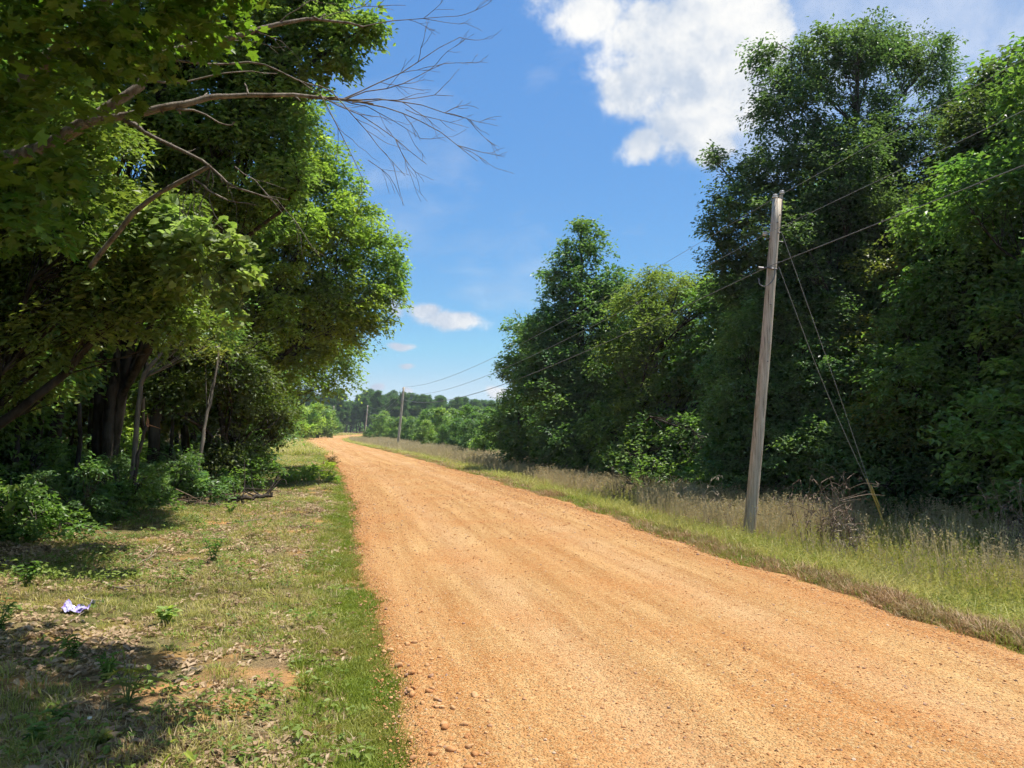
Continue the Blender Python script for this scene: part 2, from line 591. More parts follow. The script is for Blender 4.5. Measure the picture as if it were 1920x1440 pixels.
def make_tree(name, label, base, blobs, r0=0.14, leaf=0.11, dens=95, per=36, spread=0.55, cols=G_MID, seed=0, group=None, cat='tree',
              mat=None, bark=None, n_limbs=14, top=None, droop=0.25, tpl='simple', aspect=0.52, shell=0.30, twig_every=3, lumpy=True):
    rng = np.random.default_rng(seed + 100)
    base = np.array(base, float)
    root = empty(name, base, label, cat, group)
    BL = np.array([b[:4] for b in blobs], float); BL[:, :3] -= base
    if lumpy:                       # boughs: each mass breaks up into smaller leafy lobes round a thin core
        sub = []
        for bx, by, bz, br in BL:
            for dv in sphere_dirs(rng, 7):
                q = rng.uniform(.34, .52)
                sub.append((bx + dv[0] * br * (1.02 - q), by + dv[1] * br * (1.02 - q), bz + dv[2] * br * (1.0 - q) * .9, br * q))
            sub.append((bx, by, bz, br * .5))
        BL2 = np.array(sub)
    else:
        BL2 = BL
    C, O = sample_blobs(rng, BL2, dens * (.86 if lumpy else 1.0), shell)
    O = O[C[:, 2] > 0.12] if (C[:, 2] > 0.12).any() else O
    C = C[C[:, 2] > 0.12] if (C[:, 2] > 0.12).any() else C
    if top is None:
        k = BL[:, 2].argmax(); top = (BL[k, 0] * 0.7, BL[k, 1] * 0.7, BL[k, 2] + BL[k, 3] * 0.4)
    else:
        top = np.array(top) - base
    limb_mesh(rng, (0, 0, 0), top, r0, C, n_limbs, twig_every).build('trunk', bark or M_BARK, root, True)
    V, F, col = spray_leaves(rng, C, O, per, spread, leaf, cols, droop, tpl, aspect)
    mesh_np('crown', V, F, mat or M_LEAF, root, col)
    return root


def copy_tree(src, loc, rz, sc, label, group=None):
    o = src.copy(); COL.objects.link(o)
    o.location = tuple(float(q) for q in loc); o.rotation_euler = (0, 0, rz)
    o.scale = (sc, sc, sc) if np.ndim(sc) == 0 else tuple(float(q) for q in sc)
    o['label'] = label
    if group: o['group'] = group
    elif 'group' in o: del o['group']
    for ch in list(src.children):
        c = ch.copy(); COL.objects.link(c); c.parent = o
    return o


def B(px, py, rpx, d):
    p = P(px, py, d)
    return (p[0], p[1], p[2], rpx / FPX * d)


# ------------------------------------------------------------------ terrain
RY = np.array([-60, -20, 3.8, 5.56, 9.3, 12.1, 16.1, 24.2, 34.6, 48.4, 60.5, 75, 90, 105, 121, 140, 160, 185, 220, 300])
RX = np.array([17.2, 7.55, 1.83, 1.41, 0.50, -0.12, -1.0, -3.0, -5.85, -9.8, -13.5, -18.0, -22.5, -26.2, -28.7, -30.6, -31.6, -31.0, -26.0, -10.0])
_yy = np.linspace(-60, 300, 1441)
_xx = np.interp(_yy, RY, RX)
_k = np.hanning(25); _k /= _k.sum()
_xs = np.convolve(np.pad(_xx, 12, mode='edge'), _k, 'valid')
_xs[:40] = _xx[:40]
_dx = np.gradient(_xs, _yy)
HALF = 2.42


def road_x(y):
    return np.interp(y, _yy, _xs)


def road_s(x, y):
    """signed distance across the road, right positive"""
    return (x - road_x(y)) / np.sqrt(1 + np.interp(y, _yy, _dx) ** 2)


def sstep(a, b, x):
    t = np.clip((x - a) / (b - a), 0, 1)
    return t * t * (3 - 2 * t)


def edge_wobble(y, side):
    return 0.07 * np.sin(y * 2.1 + side) + 0.05 * np.sin(y * 5.3 + 2 * side) + 0.03 * np.sin(y * 11.7 + side * 3) + 0.09 * np.sin(y * .63 + side)


def lumps(x, y):
    return (0.035 * np.sin(x * 1.7 + 0.8 * np.sin(y * 0.9)) * np.cos(y * 1.3 + 0.5) + 0.02 * np.sin(x * 4.1 + y * 2.3) * np.cos(y * 3.7 - x)
            + 0.010 * np.sin(x * 9.3 - y * 7.1) * np.sin(y * 8.7 + x * 3))


def crest(y):
    return -1.6 * sstep(160, 235, y)


def ground_z(x, y):
    x = np.asarray(x, float); y = np.asarray(y, float)
    s = road_s(x, y)
    er, el = s - HALF, -s - HALF
    on = 1 - sstep(-0.05, 0.45, np.maximum(er, el))
    z = -0.62 * sstep(0.1, 2.5, er) + 0.03 * sstep(0, .4, el) + 0.16 * sstep(1.5, 7, el)
    z = z + lumps(x, y) * (1 - on)
    z = z + 1.1 * sstep(6, 18, el) * sstep(125, 175, y)
    far = sstep(150, 400, np.hypot(x, y))
    z = z + crest(y) * (1 - 0.0 * far)
    return z * (1 - on) + (-0.035 + crest(y)) * on


def road_z(s, y):
    crown = 0.045 * (1 - (s / HALF) ** 2)
    track = -0.014 * (np.exp(-((s - 0.95) / .38) ** 2) + np.exp(-((s + 0.95) / .38) ** 2)) + 0.006 * np.sin(y * 1.9 + s * 2) * np.cos(s * 2.3 - y * .7)
    return crown + track + crest(y)


def graded(lo, hi, fine, near, growth):
    out = [0.0]
    st = fine
    while out[-1] < hi:
        if out[-1] > near: st *= growth
        out.append(out[-1] + st)
    neg = [0.0]; st = fine
    while neg[-1] > lo:
        if -neg[-1] > near: st *= growth
        neg.append(neg[-1] - st)
    return np.array(sorted(set(neg[1:] + out)))


gx = graded(-3000, 3000, 0.16, 9, 1.075)
gy = graded(-60, 3800, 0.20, 16, 1.028)
GX, GY = np.meshgrid(gx, gy)
GZ = ground_z(GX, GY)
nx, ny = len(gx), len(gy)
ii = (np.arange(ny - 1)[:, None] * nx + np.arange(nx - 1)[None]).ravel()
GF = np.stack([ii, ii + 1, ii + nx + 1, ii + nx], 1)
gs = road_s(GX, GY).ravel()

g = NT('ground_soil_litter')
pos = g.pos()
side = g.attr('side').outputs['Fac']
na = g.noise(pos, 1.3, 6.0, 0.65); nb = g.noise(pos, 9.0, 5.0, 0.7); nc = g.noise(pos, 42.0, 4.0, 0.7); nd_ = g.noise(pos, 0.35, 3.0)
litter = g.mix(g.ramp(nc.outputs['Fac'], .35, .65), (0.095, 0.058, 0.031), (0.336, 0.230, 0.129))
soil = g.mix(g.ramp(nb.outputs['Fac'], .3, .7), (0.403, 0.196, 0.073), (0.504, 0.280, 0.118))
moss = g.mix(g.ramp(nb.outputs['Fac'], .35, .7), (0.062, 0.084, 0.020), (0.146, 0.157, 0.039))
c = g.mix(g.ramp(na.outputs['Fac'], .50, .60), litter, soil)
c = g.mix(g.math('MULTIPLY', g.ramp(nd_.outputs['Fac'], .40, .58), 0.75), c, moss)
# woodland floor is darker leaf mould
wood = g.ramp(g.math('ADD', g.math('ABSOLUTE', side), g.math('MULTIPLY', na.outputs['Fac'], 1.6)), 6.2, 8.0)
c = g.mix(wood, c, g.mix(g.ramp(nc.outputs['Fac'], .35, .7), (0.045, 0.031, 0.018), (0.168, 0.112, 0.062)))
rt = g.ramp(side, 2.6, 3.2)
c = g.mix(g.math('MULTIPLY', rt, 0.65), c, g.mix(g.ramp(nb.outputs['Fac'], .4, .65), (0.112, 0.095, 0.039), (0.213, 0.179, 0.073)))
g.finish(g.bsdf(c, 0.95, 0.1, g.bump(g.math('ADD', nc.outputs['Fac'], nb.outputs['Fac']), 0.9, 0.03)))
M_GROUND = g.m
ground = mesh_np('ground', np.stack([GX.ravel(), GY.ravel(), GZ.ravel()], 1), GF, M_GROUND, None, None, True, {'side': gs})
tag(ground, 'reddish soil with leaf litter on both sides of the road', kind='structure')

# road ribbon
ry = np.concatenate([np.arange(-12, 20, 0.16), np.arange(20, 60, 0.4), np.arange(60, 290, 1.2)])
rs_ = np.linspace(-1, 1, 45)
RYY, RSS = np.meshgrid(ry, rs_, indexing='ij')
SS = np.where(RSS < 0, RSS * (HALF - 0.07 + 0.45 * edge_wobble(RYY, 0.0)), RSS * (HALF + 0.10 + edge_wobble(RYY, 4.0)))
dxs = np.interp(RYY, _yy, _dx); ln_ = np.sqrt(1 + dxs ** 2)
RXX = road_x(RYY) + SS / ln_
RY2 = RYY - SS * dxs / ln_
endf = np.clip((np.abs(RSS) - 0.93) / 0.07, 0, 1)
RZZ = road_z(SS, RYY) - 0.055 * endf + 0.004
nr, nsx = RXX.shape
ii = (np.arange(nr - 1)[:, None] * nsx + np.arange(nsx - 1)[None]).ravel()
g = NT('orange_gravel_road')
pos = g.pos(); side = g.attr('side').outputs['Fac']; along = g.attr('along').outputs['Fac']
cv = g.n('ShaderNodeCombineXYZ', {'X': side, 'Y': g.math('MULTIPLY', along, 0.045), 'Z': 0.0}).outputs[0]
st = g.noise(cv, 3.6, 5.0, 0.65); n0 = g.noise(pos, 0.7, 4.0); n1_ = g.noise(pos, 26.0, 5.0, 0.75); n2_ = g.noise(pos, 95.0, 3.0, 0.7)
vo = g.n('ShaderNodeTexVoronoi', {'Vector': pos, 'Scale': 62.0}); vo2 = g.n('ShaderNodeTexVoronoi', {'Vector': pos, 'Scale': 30.0, 'Randomness': 1.0})
c = g.mix(g.ramp(st.outputs['Fac'], .38, .62), (0.344, 0.165, 0.052), (0.513, 0.309, 0.129))
trk = g.math('ABSOLUTE', g.math('SUBTRACT', g.math('ABSOLUTE', g.math('ADD', side, g.math('MULTIPLY', g.math('SUBTRACT', n0.outputs['Fac'], 0.5), 0.5))), 0.95))
c = g.mix(g.math('MULTIPLY', g.ramp(trk, 0.42, 0.05), 0.42), c, (0.538, 0.340, 0.178))
c = g.mix(g.math('MULTIPLY', g.ramp(g.math('ABSOLUTE', side), 1.7, 2.3), 0.40), c, (0.414, 0.164, 0.053))
c = g.mix(g.math('MULTIPLY', g.ramp(n0.outputs['Fac'], .42, .66), 0.6), c, (0.424, 0.177, 0.052))
peb = g.n('ShaderNodeSeparateColor', {'Color': vo.outputs['Color']})
c = g.mix(g.math('MULTIPLY', g.ramp(peb.outputs[0], .55, 1.0), 0.5), c, (0.559, 0.422, 0.210))
c = g.mix(g.math('MULTIPLY', g.ramp(peb.outputs[1], .72, .95), 0.45), c, (0.225, 0.099, 0.036))
c = g.mix(g.math('MULTIPLY', g.ramp(n1_.outputs['Fac'], .5, .75), 0.35), c, (0.270, 0.125, 0.041))
h = g.math('ADD', g.math('MULTIPLY', g.ramp(vo.outputs['Distance'], 0.6, 0.0), 0.9), g.math('MULTIPLY', n1_.outputs['Fac'], 1.2))
h = g.math('ADD', h, g.math('MULTIPLY', g.ramp(vo2.outputs['Distance'], 0.45, 0.0), 0.8))
g.finish(g.bsdf(c, 0.92, 0.15, g.bump(h, 0.85, 0.016)))
M_ROAD = g.m
road = mesh_np('road', np.stack([RXX.ravel(), RY2.ravel(), RZZ.ravel()], 1), np.stack([ii, ii + 1, ii + nsx + 1, ii + nsx], 1), M_ROAD, None, None, True,
               {'side': SS.ravel(), 'along': RYY.ravel()})
tag(road, 'orange gravel road curving away towards the pines', kind='structure')


# ------------------------------------------------------------------ scatter (stuff)
def source_collection(name, objs):
    c = bpy.data.collections.new(name)
    for o in objs:
        for cc in list(o.users_collection):
            cc.objects.unlink(o)
        c.objects.link(o)
    return c


def scatter(name, pts, rot, scl, idx, coll, label, cat):
    me = bpy.data.meshes.new(name)
    me.vertices.add(len(pts)); me.vertices.foreach_set('co', np.ascontiguousarray(pts, np.float32).ravel())
    a = me.attributes.new('rot', 'FLOAT_VECTOR', 'POINT'); a.data.foreach_set('vector', np.ascontiguousarray(rot, np.float32).ravel())
    a = me.attributes.new('scl', 'FLOAT_VECTOR', 'POINT'); a.data.foreach_set('vector', np.ascontiguousarray(scl, np.float32).ravel())
    a = me.attributes.new('idx', 'INT', 'POINT'); a.data.foreach_set('value', np.ascontiguousarray(idx, np.int32))
    ob = bpy.data.objects.new(name, me); COL.objects.link(ob)
    ng = bpy.data.node_groups.new(name + '_nodes', 'GeometryNodeTree')
    ng.interface.new_socket('Geometry', in_out='INPUT', socket_type='NodeSocketGeometry')
    ng.interface.new_socket('Geometry', in_out='OUTPUT', socket_type='NodeSocketGeometry')
    N = ng.nodes.new
    gi, go = N('NodeGroupInput'), N('NodeGroupOutput')
    ci = N('GeometryNodeCollectionInfo'); ci.inputs['Collection'].default_value = coll
    ci.inputs['Separate Children'].default_value = True; ci.inputs['Reset Children'].default_value = True
    ip = N('GeometryNodeInstanceOnPoints'); ip.inputs['Pick Instance'].default_value = True

    def na(nm, t):
        q = N('GeometryNodeInputNamedAttribute'); q.data_type = t; q.inputs['Name'].default_value = nm
        return next(o for o in q.outputs if o.enabled and o.name == 'Attribute')
    er = N('FunctionNodeEulerToRotation')
    L = ng.links.new
    L(gi.outputs[0], ip.inputs['Points']); L(ci.outputs[0], ip.inputs['Instance'])
    L(na('idx', 'INT'), ip.inputs['Instance Index'])
    L(na('rot', 'FLOAT_VECTOR'), er.inputs[0]); L(er.outputs[0], ip.inputs['Rotation'])
    L(na('scl', 'FLOAT_VECTOR'), ip.inputs['Scale'])
    L(ip.outputs[0], go.inputs[0])
    md = ob.modifiers.new('scatter', 'NODES'); md.node_group = ng
    return tag(ob, label, cat, kind='stuff')


def blade_tuft(name, rng, n, h, spread, w, lean, mat, heads=0, stiff=False):
    """a tuft of grass blades, origin at ground"""
    ph = rng.uniform(0, 2 * math.pi, n)
    rr = spread * np.sqrt(rng.random(n))
    b = np.c_[rr * np.cos(ph), rr * np.sin(ph), np.zeros(n)]
    hh = h * rng.uniform(0.55, 1.15, n)
    dirv = np.c_[np.cos(ph + rng.normal(0, .8, n)), np.sin(ph + rng.normal(0, .8, n)), np.zeros(n)]
    ln2 = lean * rng.uniform(0.2, 1.3, n)
    ts = np.array([0, .38, .72, 1.0])
    V, F, k = [], [], 0
    for i in range(n):
        sdv = np.array((-dirv[i, 1], dirv[i, 0], 0)) * w * rng.uniform(.7, 1.3)
        c = b[i] + np.outer(ts * hh[i], (0, 0, 1)) + np.outer((ts ** 2.1) * hh[i] * ln2[i], dirv[i])
        c[:, 2] -= (ts ** 3) * hh[i] * ln2[i] * 0.35
        ww = np.array([.8, 1.0, .65, 0.0]) if not stiff else np.array([.8, .8, .7, .5])
        vs = []
        for q in range(3):
            vs += [c[q] - sdv * ww[q], c[q] + sdv * ww[q]]
        vs.append(c[3]); V += vs
        F += [(k, k + 1, k + 3), (k, k + 3, k + 2), (k + 2, k + 3, k + 5), (k + 2, k + 5, k + 4), (k + 4, k + 5, k + 6)]
        k += 7
        if heads and i < heads:
            for z in np.linspace(0, 1, 6):
                p = c[2] + (c[3] - c[2]) * (0.4 + .7 * z); o = rng.normal(0, 1, 3) * 0.012
                V += [p + o + (0, 0, .012), p + o + (.006, 0, -.012), p - o * .3 + (-.004, .005, -.01)]; F.append((k, k + 1, k + 2)); k += 3
    return mesh_np(name, np.array(V), np.array(F), mat)


def in_view(x, y, margin=0.12):
    return (np.abs(x) < (0.675 + margin) * y + 1.2) & (y > 2.6)


M_GRASS_GREEN = blade_material('grass_green', (0.185, 0.255, 0.025), (0.265, 0.320, 0.040), (0.330, 0.315, 0.070))
M_GRASS_MIX = blade_material('grass_yellow_green', (0.330, 0.365, 0.060), (0.460, 0.445, 0.105), (0.560, 0.485, 0.170))
M_GRASS_DRY = blade_material('grass_dry_straw', (0.58, 0.475, 0.255), (0.45, 0.365, 0.19), (0.52, 0.41, 0.24), 0.4)
M_GRASS_RUST = blade_material('grass_rusty', (0.34, 0.205, 0.095), (0.43, 0.275, 0.135), (0.28, 0.215, 0.085), 0.3)
M_LITTER = blade_material('dead_leaf', (0.40, 0.275, 0.155), (0.56, 0.42, 0.26), (0.27, 0.175, 0.10), 0.25)
M_CLOVER = blade_material('ground_cover_leaf', (0.175, 0.255, 0.040), (0.255, 0.320, 0.060), (0.135, 0.215, 0.040), 0.42)

rg = np.random.default_rng(3)
SRC_SHORT = source_collection('short_grass_source', [blade_tuft('a%d' % i, rg, 26, 0.085, 0.075, 0.0028, 0.7, M_GRASS_GREEN) for i in range(4)])
SRC_VERGE = source_collection('verge_grass_source', [blade_tuft('b%d' % i, rg, 20, 0.11, 0.10, 0.0026, 0.8, M_GRASS_GREEN if i == 0 else M_GRASS_MIX) for i in range(3)]
                              + [blade_tuft('b9', rg, 18, 0.10, 0.10, 0.0026, 0.9, M_GRASS_DRY)])
SRC_TALL = source_collection('tall_grass_source', [blade_tuft('c%d' % i, rg, 22, 0.40, 0.13, 0.0034, 0.42, M_GRASS_MIX, 4) for i in range(4)]
                             + [blade_tuft('c8', rg, 22, 0.34, 0.13, 0.004, 0.5, M_GRASS_GREEN), blade_tuft('c9', rg, 14, 0.50, 0.12, 0.0028, 0.2, M_GRASS_MIX, 8, True)])
SRC_DRY = source_collection('dry_grass_source', [blade_tuft('d%d' % i, rg, 12, 0.80, 0.12, 0.0030, 0.16, M_GRASS_DRY, 9, True) for i in range(4)])
SRC_RUST = source_collection('rusty_grass_source', [blade_tuft('e%d' % i, rg, 22, 0.15, 0.12, 0.003, 0.9, M_GRASS_RUST) for i in range(3)])


def litter_leaf(name, rng, mat, n=5, L=0.075):
    p = np.c_[rng.uniform(-.09, .09, (n, 2)), rng.uniform(.006, .022, n)]
    a = np.c_[rng.normal(size=(n, 2)), rng.normal(0, .25, n)]
    nm = np.c_[rng.normal(0, .45, (n, 2)), np.ones(n)]
    ln3 = L * rng.uniform(.55, 1.3, n)
    V, F, c = leaves(p, a, nm, ln3, ln3 * .5, np.ones((n, 3)), 'lance')
    return mesh_np(name, V, F, mat)


SRC_LITTER = source_collection('litter_source', [litter_leaf('f%d' % i, rg, M_LITTER) for i in range(5)])


def cover_plant(name, rng, mat, n=12, L=0.045, h=0.09, sp=0.09):
    p = np.c_[rng.normal(0, sp * .6, (n, 2)), rng.uniform(.25, 1.0, n) * h]
    a = np.c_[p[:, :2] * 8 + rng.normal(0, .6, (n, 2)), rng.normal(0.05, .25, n)]
    nm = np.c_[rng.normal(0, .4, (n, 2)), np.ones(n)]
    ln3 = L * rng.uniform(.6, 1.3, n)
    V, F, c = leaves(p, a, nm, ln3, ln3 * .62, np.ones((n, 3)), 'lance')
    return mesh_np(name, V, F, mat)


SRC_COVER = source_collection('cover_source', [cover_plant('h%d' % i, rg, M_CLOVER) for i in range(4)] + [cover_plant('h9', rg, M_CLOVER, 16, .065, .2, .14)])


def vnoise(x, y, f, seed):
    """cheap smooth value noise 0..1"""
    r = np.random.default_rng(seed).random((64, 64))
    u, v = x * f + 31.7, y * f + 17.3
    i, j = np.floor(u).astype(int), np.floor(v).astype(int)
    a, b = u - i, v - j
    a, b = a * a * (3 - 2 * a), b * b * (3 - 2 * b)
    q = lambda m, n: r[m % 64, n % 64]
    return (q(i, j) * (1 - a) + q(i + 1, j) * a) * (1 - b) + (q(i, j + 1) * (1 - a) + q(i + 1, j + 1) * a) * b


def strip(n, y0, y1, e0, e1, side, rng, power=0.0):
    """random points along the road: log-spread in depth, e metres outside the road edge"""
    y = np.exp(rng.uniform(math.log(y0), math.log(y1), n))
    e = rng.uniform(e0, e1, n)
    s = side * ((HALF - 0.17 + 0.45 * edge_wobble(y, 0.0) if side < 0 else HALF + edge_wobble(y, 4.0)) + e)
    dx = np.interp(y, _yy, _dx); l = np.sqrt(1 + dx ** 2)
    x = road_x(y) + s / l; yy = y - s * dx / l
    k = in_view(x, yy)
    return x[k], yy[k], e[k]


def put(name, x, y, coll, nsrc, smin, smax, rng, label, cat, tilt=0.15, zsc=None, idx=None, sink=0.01):
    z = ground_z(x, y) - sink
    n = len(x)
    grow = np.clip(y / 14.0, 1.0, 2.4)
    s = rng.uniform(smin, smax, n)
    sc = np.c_[s * grow, s * grow, s * (zsc if zsc is not None else 1.0)]
    rot = np.c_[rng.normal(0, tilt, n), rng.normal(0, tilt, n), rng.uniform(0, 6.283, n)]
    return scatter(name, np.c_[x, y, z], rot, sc, rng.integers(0, nsrc, n) if idx is None else idx, coll, label, cat)


rg = np.random.default_rng(21)
# left: a dense green ribbon hugging the road
x, y, e = strip(30000, 2.8, 70, -0.06, 0.62, -1, rg)
wid = 0.24 + 0.30 * vnoise(x, y, 1.1, 6)
k = rg.random(len(x)) < np.where(e < 0.02, 0.30, np.where(e > wid, 0.22, 0.85)) * np.clip((vnoise(x, y, 2.2, 4) - .08) * 3.0, .2, 1)
put('short_grass', x[k], y[k], SRC_SHORT, 4, 0.45, 0.95, rg, 'dense short green grass along the road edge', 'grass')
# left: patchy verge grass
x, y, e = strip(34000, 2.8, 95, 0.25, 5.2, -1, rg)
v = vnoise(x, y, 0.75, 8) * .6 + vnoise(x, y, 2.3, 9) * .4
k = rg.random(len(x)) < np.clip((v - 0.36) * 3.6, 0.05, 1) * np.where(y > 8, 1.5, 0.95) * np.clip(1.35 - e / 5.0, 0, 1)
i4 = rg.integers(0, 4, k.sum()); 
put('verge_grass', x[k], y[k], SRC_VERGE, 4, 0.4, 0.95, rg, 'thin yellow-green grass over the leafy verge', 'grass', idx=i4)
x, y, e = strip(22000, 2.8, 60, 0.2, 8.0, -1, rg)
v = vnoise(x, y, 0.9, 18)
k = rg.random(len(x)) < np.clip((v - 0.28) * 2.4, 0.03, 1) * (0.30 + 0.70 * sstep(1.0, 2.8, e))
put('ground_cover', x[k], y[k], SRC_COVER, 5, 0.35, 0.85, rg, 'low broadleaf weeds among the verge grass', 'weeds')
x, y, e = strip(42000, 2.8, 32, 0.25, 9.0, -1, rg)
v = vnoise(x, y, 0.8, 28)
v = .6 * v + .4 * vnoise(x, y, 2.6, 29)
k = rg.random(len(x)) < np.clip((v - 0.34) * 3.6, 0.06, 1)
put('leaf_litter', x[k], y[k], SRC_LITTER, 5, 0.45, 0.9, rg, 'dry brown leaf litter on the verge', 'leaf litter', tilt=0.2, sink=-0.002)
# far left verge and meadow both sides
x, y, e = strip(9000, 45, 190, 0.0, 11.0, -1, rg)
put('meadow_grass', x, y, SRC_VERGE, 4, 1.6, 3.0, rg, 'grass on the far verge by the bend', 'grass')
# right: low rusty fringe, then tall grass, then dry straw
x, y, e = strip(9000, 3.6, 60, -0.08, 0.9, 1, rg)
k = rg.random(len(x)) < np.where(y < 9, 0.9, 0.35) * np.where(e < .05, .4, 1) * np.clip((vnoise(x, y, .8, 31) - .2) * 2.5, .15, 1)
put('rusty_grass', x[k], y[k], SRC_RUST, 3, 0.5, 1.0, rg, 'rusty dry grass fringe beside the road', 'grass')
x, y, e = strip(7000, 3.6, 70, -0.12, 0.8, 1, rg)
k = rg.random(len(x)) < np.where(e < .0, .3, .8) * np.clip((vnoise(x, y, 1.1, 33) - .15) * 2, .1, 1)
put('fringe_grass', x[k], y[k], SRC_SHORT, 4, 0.5, 1.3, rg, 'short green grass fringe below the utility pole', 'grass')
x, y, e = strip(34000, 4.2, 150, 0.45, 9.0, 1, rg)
k = rg.random(len(x)) < np.clip(0.45 + vnoise(x, y, .7, 41), 0, 1)
x, y, e = x[k], y[k], e[k]
put('tall_grass', x, y, SRC_TALL, 6, 0.55, 1.2, rg, 'tall yellow-green grass below the right-hand trees', 'grass', zsc=(0.42 + 0.50 * sstep(0.5, 2.6, e)) * np.clip(1.35 - y / 160, .6, 1.2))
x, y, e = strip(20000, 8.0, 110, 1.0, 7.0, 1, rg)
k = rg.random(len(x)) < np.clip((vnoise(x, y, .45, 51) - .16) * 2.4, .05, 1) * np.where(y > 14, .95, .16) * sstep(1.0, 2.2, e)
put('dry_grass', x[k], y[k], SRC_DRY, 4, 0.6, 1.1, rg, 'pale dry grass stalks in front of the right-hand wood', 'grass', tilt=0.1)

# loose gravel on the road
M_STONE = NT('gravel_stone')
oi = M_STONE.n('ShaderNodeObjectInfo')
cr = M_STONE.n('ShaderNodeValToRGB')
M_STONE.t.links.new(oi.outputs['Random'], cr.inputs[0])
cr.color_ramp.elements[0].color = (0.337, 0.151, 0.056, 1); cr.color_ramp.elements[1].color = (0.562, 0.428, 0.281, 1)
for p_, c_ in ((.35, (0.468, 0.243, 0.101, 1)), (.6, (0.524, 0.320, 0.157, 1)), (.8, (0.394, 0.205, 0.089, 1)), (.93, (0.281, 0.185, 0.136, 1))):
    q = cr.color_ramp.elements.new(p_); q.color = c_
nz = M_STONE.noise(M_STONE.pos(), 60.0, 4.0)
sc_ = M_STONE.mix(M_STONE.math('MULTIPLY', M_STONE.ramp(nz.outputs['Fac'], .45, .7), .5), cr.outputs[0], (0.46, 0.19, 0.06))
M_STONE = M_STONE.finish(M_STONE.bsdf(sc_, 0.85, 0.2, M_STONE.bump(nz.outputs['Fac'], .5, .004)))


def stone_mesh(name, rng, sub=1):
    import bmesh
    bm = bmesh.new()
    bmesh.ops.create_icosphere(bm, subdivisions=sub, radius=1.0)
    q = rng.normal(size=(5, 3))
    for v in bm.verts:
        p = np.array(v.co)
        for d in q:
            d = d / np.linalg.norm(d); h = p @ d
            if h > 0.62: p = p - d * (h - 0.62) * 0.85
        p = p * (1 + rng.normal(0, .05)) * np.array((1.0, .78, .58))
        v.co = p
    me = bpy.data.meshes.new(name); bm.to_mesh(me); bm.free()
    me.materials.append(M_STONE)
    for po in me.polygons: po.use_smooth = sub > 1
    ob = bpy.data.objects.new(name, me); COL.objects.link(ob)
    return ob


rg = np.random.default_rng(77)
SRC_STONE = source_collection('gravel_source', [stone_mesh('s%d' % i, rg) for i in range(6)])
n = 110000
y = np.exp(rg.uniform(math.log(3.0), math.log(34), n)); s = rg.uniform(-HALF + .02, HALF + .15, n)
edge = np.abs(s) / HALF
k = rg.random(n) < np.clip(0.30 + 0.55 * sstep(.55, 1.0, edge) + .35 * (vnoise(s, y * .15, 2.2, 61) - .45), .05, 1)
y, s = y[k], s[k]
dx = np.interp(y, _yy, _dx); l = np.sqrt(1 + dx ** 2)
x = road_x(y) + s / l; yy = y - s * dx / l
k = in_view(x, yy, .05); x, yy, s, y = x[k], yy[k], s[k], y[k]
sz = np.clip(rg.lognormal(math.log(.0056), .5, len(x)), .003, .019) * np.clip(y / 9, .9, 1.8)
z = np.maximum(road_z(s, y) - 0.055 * np.clip((np.abs(s) / (HALF + .1) - .93) / .07, 0, 1), ground_z(x, yy)) + 0.004 + sz * .12
scatter('gravel', np.c_[x, yy, z], np.c_[rg.normal(0, .3, (len(x), 2)), rg.uniform(0, 6.28, len(x))], np.c_[sz, sz, sz], rg.integers(0, 6, len(x)), SRC_STONE,
        'loose orange gravel scattered over the road', 'gravel')
# the larger stones one can pick out: pieces of the road
ST_SRC = [stone_mesh('stone', rg, 2).data for _ in range(6)]
for o in [o for o in COL.objects if o.name.startswith('stone')]:
    bpy.data.objects.remove(o)
n_st = 0
spots = [(-2.04 + rg.normal(0, .10), rg.uniform(3.1, 6.5), rg.uniform(.016, .034)) for _ in range(60)]
spots += [(-2.0 + rg.normal(0, .35), rg.uniform(3.1, 8), rg.uniform(.012, .022)) for _ in range(70)]
spots += [(rg.uniform(-1.6, 2.3), rg.uniform(3.2, 9), rg.uniform(.010, .018)) for _ in range(70)]
spots += [(2.3 + rg.normal(0, .15), rg.uniform(4.5, 14), rg.uniform(.014, .03)) for _ in range(30)]
spots += [(2.75, 6.3, .055), (2.62, 5.2, .03), (-2.08, 3.55, .042), (-2.12, 4.05, .045), (-2.06, 3.9, .04)]
for s_, y_, r_ in spots:
    dx_ = float(np.interp(y_, _yy, _dx)); l_ = math.hypot(1, dx_)
    xx_, yy_ = float(road_x(y_)) + s_ / l_, y_ - s_ * dx_ / l_
    z_ = max(float(road_z(s_, y_)) if abs(s_) < HALF else -1, float(ground_z(xx_, yy_)))
    o = bpy.data.objects.new('stone', ST_SRC[int(rg.integers(6))]); COL.objects.link(o)
    o.parent = road
    o.location = (xx_, yy_, z_ + r_ * 0.28); o.rotation_euler = (rg.normal(0, .25), rg.normal(0, .25), rg.uniform(0, 6.28)); o.scale = (r_, r_, r_)

# ------------------------------------------------------------------ right-hand wood
def gz(x, y):
    return float(ground_z(x, y))


def gp(px, d):
    """ground point under photo column px at depth d"""
    x = (px - 960.0) / FPX * d
    return np.array((x, d, gz(x, d)))


